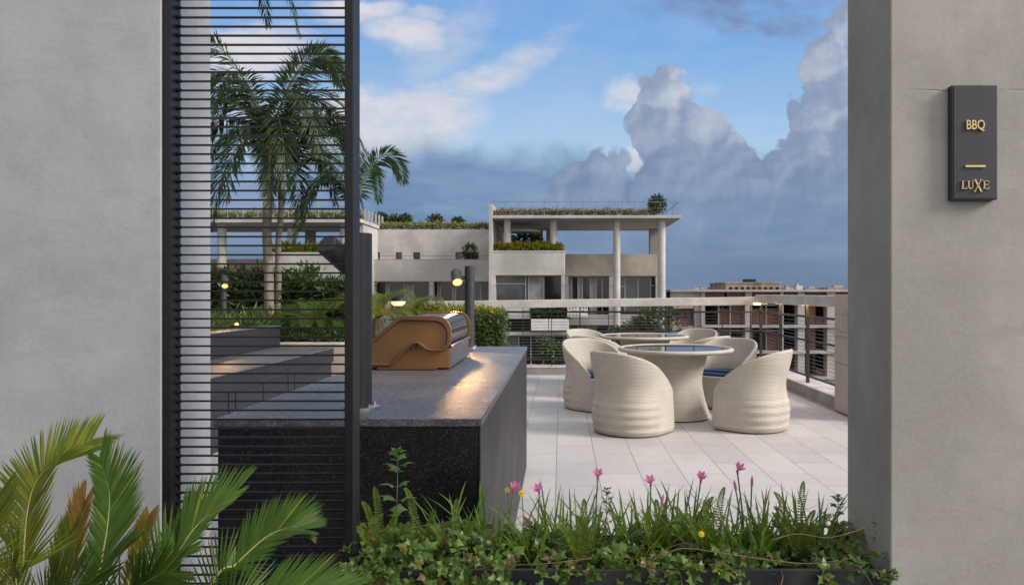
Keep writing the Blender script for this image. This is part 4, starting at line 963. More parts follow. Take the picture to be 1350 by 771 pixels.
F4 = lambda k=1.0: [(random.uniform(-.5, .5), random.uniform(-.6, .2), random.uniform(0.13, 0.21) * k) for _ in range(7)]
fern('light green fern at the left end of the planter beside the screen post', 505, 2.1, [(-0.08, 0, 0.23), (0.25, -.3, 0.19), (-0.35, -.4, 0.16), (0.5, -.2, 0.16), (0.05, -.6, 0.15), (-.2, -.1, 0.2)])
fern('light green fern below the front granite face with a leaning frond', 558, 2.14, [(-0.18, 0, 0.22), (0.2, -.2, 0.17), (0.5, -.3, 0.15), (-0.5, -.4, 0.14), (0.0, -.6, 0.14)])
fern('fern with a single upright frond in front of the counter corner', 600, 2.12, [(0.02, 0, 0.19), (0.35, -.2, 0.15), (-0.35, -.3, 0.14), (0.1, -.6, 0.12)])
fern('bushy fern left of the second front wicker chair flower stems', 770, 2.08, [(0.0, 0, 0.20)] + F4(0.95))
fern('yellowish upright fern in the middle of the planter', 938, 2.1, [(0.12, 0, 0.23), (-0.1, -.1, 0.2)] + F4(0.9))
fern('fern with two tall fronds towards the right end of the planter', 1052, 2.14, [(-0.25, 0, 0.21), (0.05, 0, 0.235), (0.2, -.1, 0.16)] + F4(0.85))
fern('small fern among the lilies next to the thin bud', 912, 2.16, [(0.25, 0, 0.19)] + F4(0.8))
fern('low fern under the front right wicker chair', 870, 2.15, [(-0.05, 0, 0.18)] + F4(0.8))
def lobed(m, p, d, n, L):
    d = d.normalized(); s = d.cross(n).normalized(); nn = s.cross(d); w = L * 0.42
    dz = lambda k: nn * (k * L)
    vs = [p, p + d * L * .35 + s * w * .55, p + d * L * .5 + s * w * 1.05 - dz(.08), p + d * L * .62 + s * w * .5, p + d * L - dz(.15), p + d * L * .62 - s * w * .5, p + d * L * .5 - s * w * 1.05 - dz(.08), p + d * L * .35 - s * w * .55, p + d * L * .5 + dz(.05)]
    m.add(vs, [(0, 1, 8), (1, 2, 3, 8), (3, 4, 8), (4, 5, 8), (5, 6, 7, 8), (7, 0, 8)])
def rosette(m, p, ax, L, k=6):
    e = ax.orthogonal().normalized(); g = ax.cross(e); a0 = random.uniform(0, 6)
    for i in range(k):
        a = a0 + i * 2.4; o = e * math.cos(a) + g * math.sin(a); f = i / k
        lobed(m, p, o * (1 - 0.5 * f) + ax * (0.15 + 0.9 * f), ax, L * random.uniform(0.75, 1.15) * (1 - 0.4 * f))
m = MB(); m2 = MB(); xL, xR = -0.56, 0.90
for i in range(520):
    x = random.uniform(xL, xR - 0.05); y = random.uniform(1.985, 2.26); front = y < 2.05
    zz = PT - 0.03 + (0.055 * random.random() ** 0.8) + max(0, 0.05 * mnoise.noise(Vector((x * 6, y * 6, 3)))) + (0.05 if x < -0.15 else 0) * random.random()
    ax = Vector((random.gauss(0, .45), -0.35 + random.gauss(0, .35), 1)).normalized()
    if front and random.random() < 0.35: zz = PT - random.uniform(0.0, 0.05); ax = Vector((random.gauss(0, .4), -1, 0.4)).normalized()
    dens = mnoise.noise(Vector((x * 4, y * 7, 9)))
    if dens < -0.28 and front: continue
    rosette(m2 if random.random() < 0.22 else m, Vector((x, y, zz)), ax, random.uniform(0.024, 0.050), random.randint(4, 7))
for i in range(120):                                     # leaves hanging over the left part of the box
    x = random.uniform(-0.56, -0.06); zz = random.uniform(0.60, 0.70)
    if random.random() > (0.85 - 0.9 * (x + 0.56)): continue
    rosette(m, Vector((x, random.uniform(1.955, 1.995), zz)), Vector((random.gauss(0, .3), -1, 0.5)).normalized(), random.uniform(0.026, 0.04), 5)
o = tag(m.build('creeper', L_creep), 'dark green trailing creeper covering the soil of the planter', 'creeper', None, 'stuff')
m2.build('young_leaves', L_creep_lt, o)
def shoot(label, px, py, D, L, lean=0.0, size=0.03, group=None):
    tip = P(px, py, D); b = Vector((tip.x - lean, D, PT - 0.03)); t = thing('leafy_shoot', label, 'plant', b, 0, group)
    f = tip - b; c = crv([(0, 0, 0), f * 0.55 + Vector((lean * 0.3, 0, 0)), f], 16); MB().tube(c, [0.0024 - 0.0001 * i for i in range(17)], 6).build('stem', M_stem, t)
    m = MB(); a = 0.4
    for i in (4, 6, 8, 10, 12, 13, 14, 15, 16):
        if i < 16:
            for sg in (1, -1):
                d = Vector((math.cos(a) * sg, math.sin(a) * sg * 0.7, 0.35 + 0.05 * i / 16)); lobed(m, c[i], d, UP, size * (1.1 - 0.035 * i) * random.uniform(.8, 1.2))
            a += 1.2
        else: rosette(m, c[i], UP, size * 0.6, 5)
    m.build('leaves', L_creep_lt, t); return t
shoot('tall leafy shoot standing against the dark granite front of the counter', 524, 596, 2.15, 0.2, 0.01, 0.066)
shoot('short leafy shoot at the right end of the planter against the concrete jamb', 1160, 682, 2.1, 0.15, -0.02, 0.042)
shoot('leafy shoot standing between the right fern and the concrete jamb', 1105, 655, 2.2, 0.15, 0.02, 0.042)
shoot('leafy shoot with yellow tip beside the tallest lily flower stem on the left', 800, 645, 2.14, 0.15, 0.012, 0.036)
shoot('leafy shoot trailing out of the planter corner over the wall edge', 1178, 752, 1.98, 0.1, 0.01, 0.026)
# loose flowers
def daisy(name, label, px, py, D, mat, r):
    p = P(px, py, D); b = Vector((p.x + 0.01, D + 0.02, PT - 0.03)); t = thing(name, label, 'flower', b)
    f = p - b; MB().tube([(0, 0, 0), f * 0.6, f], 0.0014, 5).build('stem', M_stem, t)
    q = MB(); ax = Vector((0.1, -1, 0.45)).normalized(); e = ax.orthogonal().normalized(); g = ax.cross(e)
    for k in range(11):
        a = k * 2 * math.pi / 11; o = e * math.cos(a) + g * math.sin(a); leaf(q, f, o + ax * 0.25, ax, r, r * 0.22, 0.1)
    q.build('petals', mat, t); MB().lathe([(0, .003), (r * .3, .001), (r * .3, -.001), (0, -.001)], n=10).build('centre', M_yelf, t, loc=f + ax * 0.002)
    bpy.context.view_layer.update(); return t
daisy('daisy', 'orange daisy low in the left part of the planter', 532, 721, 1.99, M_orange, 0.0125)
daisy('daisy', 'small yellow daisy just left of the first pink lily flower', 669, 645, 2.15, M_yelf, 0.009)
daisy('daisy', 'yellow daisy just right of the first pink lily flower', 688, 649, 2.14, M_yelf, 0.011)
daisy('daisy', 'pale yellow daisy in the middle of the planter below the lilies', 925, 703, 2.05, M_yelf, 0.010)
vines = [([(870, 733), (900, 722), (950, 728), (1000, 735), (1060, 742), (1105, 738)], 'dry brown runner crossing the right half of the planter'),
         ([(860, 738), (885, 720), (905, 715)], 'short dry runner rising from the planter rim near its middle'),
         ([(1015, 712), (1050, 703), (1090, 708), (1125, 700), (1140, 694)], 'dry runner lying on the leaves near the concrete jamb'),
         ([(1100, 745), (1118, 735), (1135, 748), (1150, 771)], 'dry runner looping over the right end of the planter front'),
         ([(890, 748), (897, 756), (899, 775)], 'dry stalk hanging down the planter front left of its middle'),
         ([(610, 752), (660, 745), (720, 742), (780, 735)], 'dry runner along the rim of the left half of the planter'),
         ([(1030, 752), (1032, 760), (1028, 775)], 'dry stalk hanging down the planter front right of its middle'),
         ([(470, 740), (490, 715), (512, 700)], 'thin dry runner beside the foot of the screen post')]
for pts, lab in vines:
    q = [P(a, b, 1.985 + 0.012 * math.sin(i * 2.1)) for i, (a, b) in enumerate(pts)]; b = q[0].copy()
    tag(MB().tube(crv([v - b for v in q], 22), 0.0013, 6).build('dry_runner', M_vine, smooth=True, loc=b), lab, 'vine', 'dry runners on the planter')

# ------------------------------------------------------------------ big cycad in the foreground
random.seed(5)
sg = thing('cycad', 'large cycad with green and yellowing fronds in front of the left wall', 'cycad', (-0.86, 1.45, 0))
MB().tube([(0, 0, 0), (0, 0, 0.2), (0, 0, 0.4), (0, 0, 0.46)], [0.12, 0.13, 0.12, 0.05], 14).build('trunk', M_bark2, sg)
SB = Vector((-0.86, 1.45, 0.42))
def sago(path, mat, length, ang, sides=(1, 1), nrm=(0, -1, 0.25), n=86, fold=0.3, rmat=None, prof=None, start=0.2, w=0.0021, curl=0.0, skip=0.0, jit=0.035):
    pts = [SB - SB] + [P(a, b, D) - Vector((-0.86, 1.45, 0)) for a, b, D in path]; pts[0] = SB - Vector((-0.86, 1.45, 0))
    ml = MB(); mr = MB(); frond(ml, mr, pts, nrm, n, length, w, ang, fold, 0.02, 0.0042, prof, start, jit, curl, sides, 2, skip)
    f = ml.build('frond', mat, sg); mr.build('midrib', rmat or L_rach, f, smooth=True)
pf = lambda t: min(1, 0.35 + 2.2 * t) * (1 if t < 0.72 else max(0.35, 1 - (t - 0.72) * 1.5))
sago([(30, 800, 1.42), (31, 740, 1.44), (37, 670, 1.5), (52, 628, 1.56), (85, 600, 1.62), (122, 578, 1.68)], L_sago_y, 0.118, (38, 30), (0.95, 1.15), (0.05, -1, 0.2), 130, 0.2, None, pf, 0.12)
sago([(127, 800, 1.5), (134, 740, 1.53), (142, 690, 1.57), (144, 648, 1.6), (131, 602, 1.64)], L_sago, 0.122, (37, 30), (1.0, 0.55), (0.25, -1, 0.2), 120, 0.25, None, pf, 0.12)
sago([(200, 790, 1.42), (234, 728, 1.46), (266, 685, 1.5), (308, 650, 1.55)], L_sago, 0.115, (44, 12), (0.55, 1.1), (0.1, -1, 0.35), 112, 0.3, None, pf, 0.14)
sago([(270, 785, 1.42), (312, 742, 1.45), (350, 708, 1.48), (380, 695, 1.5), (398, 697, 1.52)], L_sago, 0.092, (54, 22), (0.75, 1.0), (0.05, -1, 0.5), 112, 0.35, None, pf, 0.18)
sago([(280, 825, 1.35), (335, 795, 1.38), (395, 778, 1.42), (455, 778, 1.46)], L_sago, 0.10, (58, 25), (0.8, 1.0), (0, -1, 0.7), 105, 0.4, None, pf, 0.18)
sago([(88, 800, 1.72), (97, 740, 1.75), (104, 690, 1.78), (112, 662, 1.8)], L_sago_o, 0.098, (26, 14), (1, 1), (0, -1, 0.2), 80, 0.25, None, pf, 0.15, 0.003, 0, 0.12)
sago([(62, 830, 1.62), (72, 770, 1.64), (84, 728, 1.67), (92, 700, 1.69)], L_sago_y, 0.085, (30, 18), (1, 1), (0, -1, 0.25), 84, 0.25, None, pf, 0.1)
sago([(225, 830, 1.6), (222, 780, 1.63), (228, 735, 1.66), (240, 700, 1.7)], L_sago, 0.09, (34, 20), (1, 1), (0, -1, 0.25), 84, 0.25, None, pf, 0.1)
sago([(-30, 800, 1.35), (-25, 740, 1.36), (-14, 690, 1.38), (-4, 655, 1.4)], L_sago_y, 0.10, (40, 28), (1, 1), (0, -1, 0.3), 80, 0.25, None, pf, 0.15)
sago([(165, 800, 1.76), (178, 740, 1.79), (188, 700, 1.81), (196, 678, 1.83)], L_sago_o, 0.06, (40, 30), (1, 0.7), (0, -1, 0.2), 70, 0.25, None, pf, 0.15)
sago([(60, 830, 1.3), (66, 795, 1.26), (100, 770, 1.22), (130, 768, 1.2)], L_sago, 0.11, (45, 25), (1, 1), (0, -1, 0.5), 80, 0.3, None, pf, 0.15)
sago([(-10, 820, 1.3), (0, 780, 1.26), (12, 755, 1.22), (22, 745, 1.2)], L_sago_y, 0.09, (45, 25), (1, 1), (0, -1, 0.4), 70, 0.3, None, pf, 0.15)
sago([(150, 820, 1.33), (175, 785, 1.32), (195, 765, 1.3), (222, 752, 1.3)], L_sago, 0.10, (45, 25), (1, 1), (0, -1, 0.4), 76, 0.3, None, pf, 0.15)
for dx, dy in ((-0.3, -0.6), (0.4, -0.7), (-0.7, -0.3), (0.05, -0.9)):
    d = Vector((dx, dy, 0)); ml = MB(); mr = MB(); o = Vector((0, 0, 0.42))
    frond(ml, mr, [o, o + d * 0.3 + UP * 0.15, o + d * 0.6 + UP * 0.05, o + d * 0.8 - UP * 0.12], UP, 80, 0.11, 0.0034, (70, 30), 0.35, 0.03, 0.006, pf, 0.12, 0.04)
    f = ml.build('frond', L_sago, sg); mr.build('midrib', L_rach, f)

# ------------------------------------------------------------------ apartment building opposite
FD = 50.0
ap = thing('apartment_building', 'pale concrete apartment house with roof terrace opposite the railing', 'building', (0, FD, -18))
OFF = Vector((0, -FD, 18))
def part(name, mat, boxes, parent=ap, bevel=0.0):
    m = MB()
    for (a, b, c, d, D, dep) in boxes: m.pbox(a, b, c, d, D, dep)
    m.v = [tuple(Vector(v) + OFF) for v in m.v]; return m.build(name, mat, parent, bevel=bevel)
def window(px0, px1, py0, py1, D, panes, bars=(), hb=(), fw=0.9, parent=ap, rec=0.5):
    n = len(panes); xs = [px0] + list(bars) + [px1]
    fr = MB(); 
    for x in xs: fr.pbox(x - fw / 2, x + fw / 2, py0, py1, D + rec - 0.12, 0.1)
    fr.pbox(px0, px1, py0 - 0.2, py0 + 0.7, D + rec - 0.12, 0.1)
    for (a, b, y) in hb: fr.pbox(a, b, y - fw / 2, y + fw / 2, D + rec - 0.12, 0.1)
    fr.v = [tuple(Vector(v) + OFF) for v in fr.v]; f = fr.build('window', M_frame, parent)
    for i, kind in enumerate(panes):
        q = MB().pbox(xs[i] + fw / 2, xs[i + 1] - fw / 2, py0 + 0.7, py1, D + rec - 0.05, 0.04); q.v = [tuple(Vector(v) + OFF) for v in q.v]
        q.build('pane', {'g': M_win, 'd': M_windk, 'c': M_curt}[kind], f)
# roof slab, columns, terrace
part('roof_slab', M_far_col, [(649, 898, 283.5, 287.5, 50, 10.0)], bevel=0.03)
def column(px, py0, py1, D, r):
    a = P(px, py1, D) + OFF; b = P(px, py0, D) + OFF; MB().tube([a + Vector((0, 0.3, 0)), b + Vector((0, 0.3, 0))], r, 24).build('column', M_far_col, ap, smooth='auto')
column(668.5, 287.7, 330, 50.6, 0.235); column(729.5, 287.7, 330, 50.6, 0.235); column(813.5, 287.7, 700, 50.4, 0.24); column(873, 287.7, 700, 50.4, 0.26)
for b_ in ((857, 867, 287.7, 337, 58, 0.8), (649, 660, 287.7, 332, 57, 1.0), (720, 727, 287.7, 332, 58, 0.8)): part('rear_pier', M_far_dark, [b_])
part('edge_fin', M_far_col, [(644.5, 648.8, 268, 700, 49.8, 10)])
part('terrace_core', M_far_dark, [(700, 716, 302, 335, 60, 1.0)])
m = MB(); m.lathe([(0, 0), (1.35, 0), (1.35, 0.12), (0, 0.12)], n=40); m.build('ceiling_disc', M_white, ap, loc=P(687, 306, 54) + OFF)
# bay
part('bay_parapet', M_far, [(649.2, 745, 330, 362.5, 50, 0.45)], bevel=0.03)
part('terrace_slab', M_far, [(649.3, 744.9, 352, 362, 50.46, 9.0)])
for b_ in ((649.2, 653.5, 362.6, 404, 50, 0.6), (740, 745, 362.6, 404, 50, 0.6)): part('bay_pier', M_far, [b_])
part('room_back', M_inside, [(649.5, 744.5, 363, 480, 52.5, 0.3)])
window(653.5, 740, 363, 404, 50, 'ggcd', (693, 697, 717), ((653.5, 693, 373.5),))
for b_ in ((700, 722.6, 420, 436, 49.6, 0.15), (723.4, 750, 420, 436, 49.6, 0.15)): part('balcony_panel', M_white, [b_], bevel=0.02)
part('bay_sill', M_far, [(649.2, 699, 404.1, 420, 50, 0.4), (649.2, 750, 436.2, 441, 49.9, 0.5)])
# right range under the terrace
part('terrace_parapet', M_far_tan, [(745.1, 868, 334.5, 363.5, 52, 0.4)], bevel=0.03)
part('range_slab', M_far_tan, [(745.2, 867.9, 356, 363, 52.41, 7.5)])
for b_ in ((803, 812, 363.6, 414, 52, 0.6), (745.1, 749, 363.6, 414, 52, 0.6), (864.5, 868, 363.6, 414, 52, 0.6)): part('range_pier', M_far, [b_])
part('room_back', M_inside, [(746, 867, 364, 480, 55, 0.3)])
window(749, 803, 364, 413, 52, 'cdcdcdd', (754, 762, 768, 778, 786, 794))
window(812, 864.5, 364, 412, 52, 'gggg', (824, 841, 857.5), ((857.5, 864.5, 376), (812, 824, 377)))
part('spandrel', M_far, [(745.1, 868, 414.1, 428, 51.9, 0.5)])
part('perforated_panel', M_white, [(748, 775, 402, 417, 49.5, 0.15)])
hs = MB(); random.seed(8)
for i in range(16): 
    x = 751 + (i % 6) * 4.3 + random.uniform(-1, 1); y = 404.5 + (i // 6) * 4.4 + random.uniform(-.8, .8); hs.pbox(x, x + 1.5, y, y + 1.5, 49.47, 0.05)
hs.v = [tuple(Vector(v) + OFF) for v in hs.v]; hs.build('perforations', M_slot, ap)
for row in range(3):
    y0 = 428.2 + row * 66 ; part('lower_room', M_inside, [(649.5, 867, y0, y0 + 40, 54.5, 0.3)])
    window(752, 864.5, y0, y0 + 38, 52, 'dgcddgcdg', (762, 774, 786, 803, 812, 824, 841, 852))
    part('lower_spandrel', M_far, [(745.1, 868, y0 + 38.1, y0 + 65.8, 51.9, 0.5)])
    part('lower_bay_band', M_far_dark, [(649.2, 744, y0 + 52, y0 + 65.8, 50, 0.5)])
    window(653.5, 744, y0 + 13, y0 + 51.8, 50, 'dgddgd', (668, 684, 700, 716, 730))
# middle range
part('upper_wall', M_far, [(490, 644.3, 302, 331.9, 55, 0.5), (490, 493, 332, 341.3, 55, 0.5), (501, 521.5, 332, 341.3, 55, 0.5), (530, 544.5, 332, 341.3, 55, 0.5), (554, 600.5, 332, 341.3, 55, 0.5), (609, 613.5, 332, 341.3, 55, 0.5), (631.5, 644.3, 332, 341.3, 55, 0.5)])
for a, b, kd in ((493, 501, 'g'), (521.5, 530, 'g'), (544.5, 554, 'd'), (600.5, 609, 'g'), (613.5, 631.5, 'd')): window(a, b, 332, 341.3, 55, kd, fw=0.7, rec=0.3)
part('lower_band', M_far, [(488, 644.4, 342, 370.5, 54, 0.8)], bevel=0.03)
part('ledge', M_far_dark, [(488, 644.4, 341.4, 342.0, 54, 1.4)])
part('room_back', M_inside, [(489, 644, 371, 480, 57.5, 0.3)])
for b_ in ((488, 492, 370.6, 412, 54, 0.6), (566, 571.5, 370.6, 412, 54, 0.6)): part('range_pier', M_far, [b_])
window(492, 566, 371, 411, 54, 'dcdcd', (509, 513, 533, 545), rec=0.9)
window(571.5, 644.4, 371, 411, 54, 'dcdcdgd', (577, 581, 597, 601, 616, 634), rec=0.9)
part('spandrel', M_far, [(470, 644.4, 412.1, 436, 53.9, 0.7), (470, 644.4, 478, 700, 53.9, 0.7)])
window(480, 644.4, 436.2, 477.8, 54, 'dgdgdgdg', (500, 520, 540, 560, 580, 600, 622))
# left wing
part('roof_slab', M_far_col, [(60, 476, 288, 293, 50, 8.0)], bevel=0.03)
part('slab_edge_wall', M_far_col, [(474, 479, 293.2, 400, 51, 6.6)])
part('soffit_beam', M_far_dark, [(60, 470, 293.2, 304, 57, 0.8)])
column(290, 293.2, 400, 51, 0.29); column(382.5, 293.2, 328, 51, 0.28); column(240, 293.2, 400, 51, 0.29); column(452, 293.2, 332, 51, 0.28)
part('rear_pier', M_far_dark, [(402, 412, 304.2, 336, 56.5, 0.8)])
part('wing_parapet', M_far, [(358, 473, 332, 366, 50, 0.5)], bevel=0.03)
part('wing_parapet', M_far_tan, [(60, 357.5, 341, 372, 54, 0.5)], bevel=0.03)
part('wing_wall', M_far, [(60, 473, 372.2, 700, 54.6, 0.5)])
# roof railing
rl = MB()
for px in range(650, 898, 17): rl.pbox(px - 0.25, px + 0.25, 265.5, 283.4, 50.1, 0.03)
rl.pbox(649, 895, 265.3, 266, 50.1, 0.03); rl.pbox(649, 895, 274, 274.4, 50.1, 0.02)
a, b = P(894.5, 266, 50.1), P(894.5, 283.4, 50.1)
rl.box(a.x - 0.02, a.x + 0.02, 50.13, 59.8, a.z - 0.03, a.z)
for yy in (53, 56, 59): rl.box(a.x - 0.02, a.x + 0.02, yy, yy + 0.04, b.z, a.z)
rl.v = [tuple(Vector(v) + OFF) for v in rl.v]; rl.build('roof_railing', M_cable, ap)
rl = MB()
for px in range(200, 478, 20): rl.pbox(px - 0.2, px + 0.2, 268, 288, 50.1, 0.03)
rl.pbox(60, 476, 267.8, 268.5, 50.1, 0.03)
c = P(476, 268, 50.1); d = P(476, 288, 50.1)
for yy in range(51, 58): rl.box(c.x - 0.06, c.x + 0.06, yy, yy + 0.12, d.z, d.z + 0.75)
rl.v = [tuple(Vector(v) + OFF) for v in rl.v]; rl.build('roof_railing', M_frame, ap)
# planting of the opposite roofs
def strip(name, label, mat, boxes, n, L, w, rough=0.25, top=0.5, kind='stuff', cat='planting'):
    m = MB(); tot = sum(b[1] - b[0] for b in boxes)
    for (a, b, c, d, D, dep) in boxes:
        lo_, hi_ = P(a, d, D), P(b, c, D); leaf_mass(m, box_sampler(lo_.x, hi_.x, D, D + dep, lo_.z, hi_.z, rough, top), int(n * (b - a) / tot), L, w)
    return tag(m.build(name, mat), label, cat, None, kind)
random.seed(40)
strip('roof_planting', 'dry brownish grass strip on the highest roof terrace opposite', L_dry, [(652, 728, 277.5, 283.3, 50.6, 0.8), (730, 862, 277.5, 283.3, 50.6, 0.8)], 5200, 0.2, 0.035, 0.12, 0.4)
strip('roof_planting', 'light green planting along the lower flat roof of the building opposite', L_roof, [(496, 644, 296, 302, 55.3, 0.7)], 4200, 0.26, 0.04, 0.12, 0.5)
strip('roof_planting', 'green planting on the left roof slab seen through the screen', L_roof, [(200, 474, 281, 287.8, 50.6, 0.8)], 4200, 0.28, 0.05, 0.16, 0.5)
strip('balcony_planting', 'yellow green plants on the balcony under the high roof opposite', L_yel, [(651, 738, 323, 329.9, 50.6, 0.6)], 1900, 0.32, 0.06, 0.12, 0.5)
strip('balcony_planting', 'yellow green plants on the left wing parapet behind the palms', L_yel, [(360, 452, 326, 332, 50.6, 0.6)], 1300, 0.4, 0.08, 0.2, 0.5)
strip('balcony_planting', 'dark green plants behind the white balcony panels opposite', L_hedge, [(700, 749, 405, 419.5, 50.2, 0.8)], 1400, 0.35, 0.08, 0.3, 0.4)
def bush(name, label, mat, c, r, n, L, w, cat='shrub', group=None):
    m = MB(); leaf_mass(m, ball_sampler((0, 0, 0), r, 0.45), n, L, w); o = m.build(name, mat, loc=c); return tag(o, label, cat, group)
bush('roof_shrub', 'clipped green shrub at the right end of the high roof terrace', L_tree, P(866, 269, 51) , (0.6, 0.6, 0.62), 900, 0.2, 0.05)
bush('roof_shrub', 'reddish green bush in the shade of the high roof terrace', L_tree, P(692, 319, 55), (1.3, 0.8, 0.6), 700, 0.3, 0.07)
bush('roof_shrub', 'bush growing in the dark opening of the middle range', L_tree, P(619, 332, 54.9), (0.55, 0.3, 0.6), 300, 0.25, 0.05)
for i, (px, py, r, lab) in enumerate(((520, 290, 0.5, 'dark bush on the lower roof, left one of the pair by the slab end'), (534, 289, 0.5, 'dark bush on the lower roof, right one of the pair by the slab end'),
                       (574, 290, 0.55, 'dark spreading bush on the middle of the lower roof'), (604, 292, 0.4, 'small dark bush on the lower roof next to the high terrace'), (501, 287, 0.5, 'dark upright bush where the left slab meets the lower roof'))):
    bush('roof_shrub', lab, L_tree, P(px, py, 57), (r, r * .8, r * .75), 420, 0.26, 0.06, group='bushes on the lower roof')

# ------------------------------------------------------------------ unfinished building on the right
CD = 62.0
cb = thing('unfinished_building', 'unfinished concrete frame building with red brick infill behind the railing', 'building', (0, CD, -18)); OFF2 = Vector((0, -CD, 18))
def part2(name, mat, boxes, bevel=0.0):
    m = MB()
    for (a, b, c, d, D, dep) in boxes: m.pbox(a, b, c, d, D, dep)
    m.v = [tuple(Vector(v) + OFF2) for v in m.v]; return m.build(name, mat, cb, bevel=bevel)
part2('roof_edge', M_raw, [(884, 1300, 381.3, 384.0, 61.6, 14)])
part2('parapet_brick', M_brick, [(928, 955, 384.1, 393, 62.2, 0.3), (958, 982, 384.1, 393, 62.2, 0.3), (993, 1026, 384.1, 393, 62.2, 0.3), (1034, 1052, 384.1, 393, 62.2, 0.3), (1062, 1090, 384.1, 393, 62.2, 0.3), (1102, 1160, 384.1, 393, 62.2, 0.3)])
part2('back_wall', M_inside, [(880, 1300, 384.2, 660, 66.5, 0.3)])
for px, w in ((927, 5), (987, 9), (1031, 4), (1056.5, 9), (1096, 11), (1150, 9), (1200, 9), (1250, 9)): part2('column', M_raw, [(px - w / 2, px + w / 2, 384.1, 660, 61.9, 0.9)])
for i, py in enumerate((394, 428, 462, 496, 530, 564, 600)): part2('floor_slab', M_raw, [(925, 1300, py, py + 3.6, 61.75, 5.0)])
random.seed(15)
bays = [(930, 947), (948.5, 962), (963.5, 981), (993, 1010), (1011, 1028), (1034, 1051), (1062, 1075), (1076, 1089), (1103, 1125), (1126, 1144)]
for fl, (y0, y1) in enumerate(((398, 427), (432, 461), (466, 495), (500, 529), (534, 563))):
    for bi, (a, b) in enumerate(bays):
        r = random.random()
        if bi == 1 or r < 0.28: part2('brick_infill', M_brick, [(a, b, y0 + random.choice((0, 0, 8)), y1, 62.6, 0.25)])
        elif r < 0.5: part2('brick_parapet', M_brick, [(a, b, y1 - 9, y1, 62.5, 0.25)])
        if r > 0.55: part2('brick_return', M_brick, [(b - 4, b, y0, y1, 64.5, 1.8)])
    part2('lintel', M_raw, [(930, 981, y0 + 2, y0 + 4.6, 62.4, 0.25), (993, 1028, y0 + 2.5, y0 + 4.6, 62.45, 0.25)])
    part2('mullion', M_raw, [(947, 948.3, y0, y1, 62.2, 0.3), (962.2, 963.4, y0, y1, 62.2, 0.3), (1010.2, 1010.9, y0, y1, 62.2, 0.3)])
part2('plain_wall', M_far, [(884, 924.4, 384.2, 401, 62.1, 0.4), (884, 890, 401.1, 429, 62.1, 0.4), (914, 924.4, 401.1, 429, 62.1, 0.4), (884, 924.4, 429.1, 660, 62.1, 0.4)])
part2('brick_infill', M_brick, [(890.2, 913.8, 401.1, 409, 62.3, 0.3), (890.2, 896, 409.1, 429, 62.3, 0.3), (911.5, 913.8, 409.1, 429, 62.3, 0.3), (896.1, 911.4, 420, 429, 62.3, 0.3)])
part2('window_shade', M_far_tan, [(888, 915, 402, 406, 61.2, 0.9)])
part2('window', M_windk, [(896.1, 903, 409.1, 419.9, 62.45, 0.06), (904, 911.4, 409.1, 419.9, 62.45, 0.06)])

# ------------------------------------------------------------------ far town
random.seed(60)
tb = thing('brick_building', 'long low brown brick building on the skyline', 'building', P(993, 400, 190).xy.to_3d() + Vector((0, 0, -18)))
a, b = P(957, 373.5, 190), P(1030, 400, 190)
MB().box(-(b.x - a.x) / 2, (b.x - a.x) / 2, 0, 20, 0, a.z + 18).build('wall', M_town, tb)
m = MB()
for i in range(9): m.box(-6 + i * 1.45, -5.2 + i * 1.45, -0.08, -0.01, a.z + 16.2, a.z + 17.2)
m.build('window', M_slot, tb)
MB().box(-7.05, 7.05, -0.15, 20.1, a.z + 18.01, a.z + 18.4).build('roof_edge', M_town, tb)
MB().box(-1.2, 1.4, 3, 6, a.z + 18.41, a.z + 19.2).build('roof_tank', M_slot, tb)
labs = ['cream block on the skyline just right of the brown brick building', 'pale tower like block on the skyline with a thin mast', 'low reddish block on the skyline nearest the concrete wall', 'low grey block on the skyline left of the brown brick building', 'small brown block at the skyline between the cream block and the concrete wall']
for i, (p0, p1, py, D) in enumerate(((1036, 1046, 379, 300), (1050, 1058, 376, 340), (1092, 1130, 378.5, 330), (905, 950, 381, 420), (1062, 1086, 379.8, 380))):
    a, b = P(p0, py, D), P(p1, py, D); t = thing('town_building', labs[i], 'building', ((a.x + b.x) / 2, D, -18), 0, 'small buildings on the skyline'); hw = (b.x - a.x) / 2
    MB().box(-hw, hw, 0, 14, 0, a.z + 18).build('wall', [M_far, M_white, M_town, M_raw, M_town][i], t)
    MB().box(-hw * 0.5, hw * 0.2, 2, 5, a.z + 18.01, a.z + 19).build('stair_head', M_raw, t)
    if i == 1: MB().tube([(0, 3, a.z + 19), (0, 3, a.z + 22)], 0.06, 6).build('mast', M_rail, t)
m = MB()
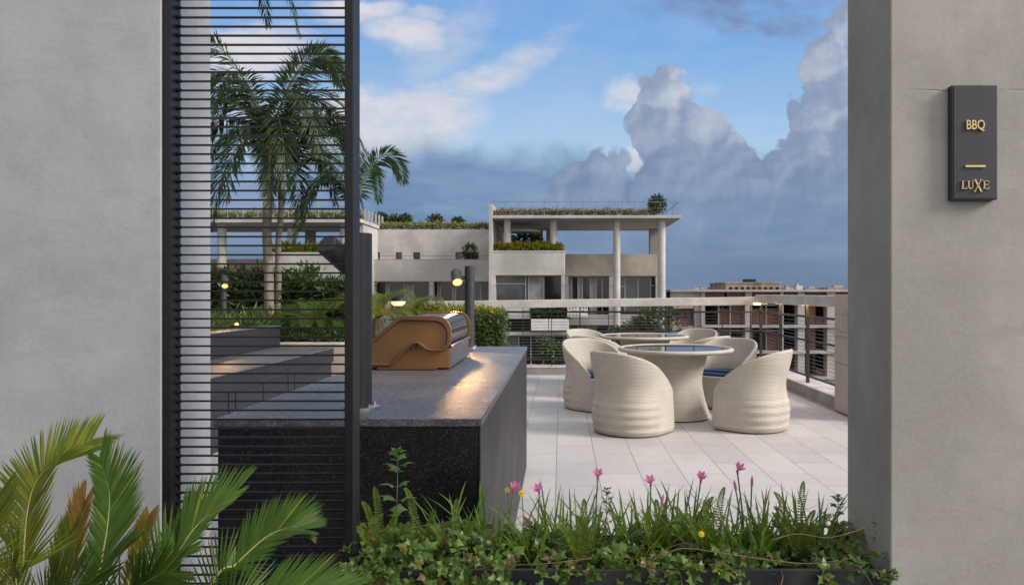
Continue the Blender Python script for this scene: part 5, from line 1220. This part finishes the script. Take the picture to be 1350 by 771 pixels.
for i in range(130):
    D = random.uniform(250, 700); px = random.uniform(-400, 1900); c = P(px, 385 + 16500 / D * random.uniform(0.0, 0.25), D); r = random.uniform(3, 8)
    leaf_mass(m, ball_sampler(c, (r * 1.6, r, r * 0.5), 0.6), 70, 1.6, 0.6)
tag(m.build('tree_belt', L_tree), 'distant belt of dark trees along the horizon', 'trees', None, 'stuff')

# ------------------------------------------------------------------ courtyard trees
def tree(label, base, crown, r, n, L, w, seed, group, trunk_r=0.14):
    random.seed(seed); t = thing('courtyard_tree', label, 'tree', base, 0, group); c = Vector(crown) - Vector(base)
    m = MB(); m.tube([(0, 0, 0), c * 0.5 + Vector((0.2, 0, 0)), c * 0.9], [trunk_r, trunk_r * .7, trunk_r * .3], 8); limbs = []
    for k in range(26):
        d = rv(); e = c + Vector((d.x * r[0], d.y * r[1], d.z * r[2])) * random.uniform(0.45, 0.95); limbs.append(e)
        m.tube([c * random.uniform(0.6, 0.9), (c * 0.85 + e) * 0.5, e], [trunk_r * .25, trunk_r * .15, 0.012], 5)
    m.build('trunk', M_bark2, t); q = MB()
    for e in limbs:
        rr_ = random.uniform(0.25, 0.55) * min(r); leaf_mass(q, ball_sampler(e, (rr_ * 1.2, rr_ * 1.2, rr_ * .8), 0.2), int(n / 26), L, w)
    q.build('crown', L_tree, t); return t
tree('airy green tree in the courtyard below the right columns opposite', P(868, 0, 36).xy.to_3d() + Vector((0, 0, -18)), P(866, 432, 36), (1.25, 1.2, 1.15), 2200, 0.22, 0.05, 3, 'courtyard trees')
tree('low spreading tree in the courtyard left of the airy tree', P(828, 0, 38).xy.to_3d() + Vector((0, 0, -18)), P(830, 441, 38), (1.1, 1.0, 0.6), 1200, 0.2, 0.05, 4, 'courtyard trees')
tree('slender climbing tree in the dark courtyard behind the left chairs', P(716, 0, 40).xy.to_3d() + Vector((0, 0, -18)), P(718, 470, 40), (0.55, 0.6, 1.6), 1300, 0.2, 0.05, 6, 'courtyard trees', 0.08)
tree('slender tree with yellowing leaves in the courtyard beside the climbing one', P(742, 0, 40).xy.to_3d() + Vector((0, 0, -18)), P(742, 478, 40), (0.5, 0.6, 1.5), 1100, 0.2, 0.05, 8, 'courtyard trees', 0.08)
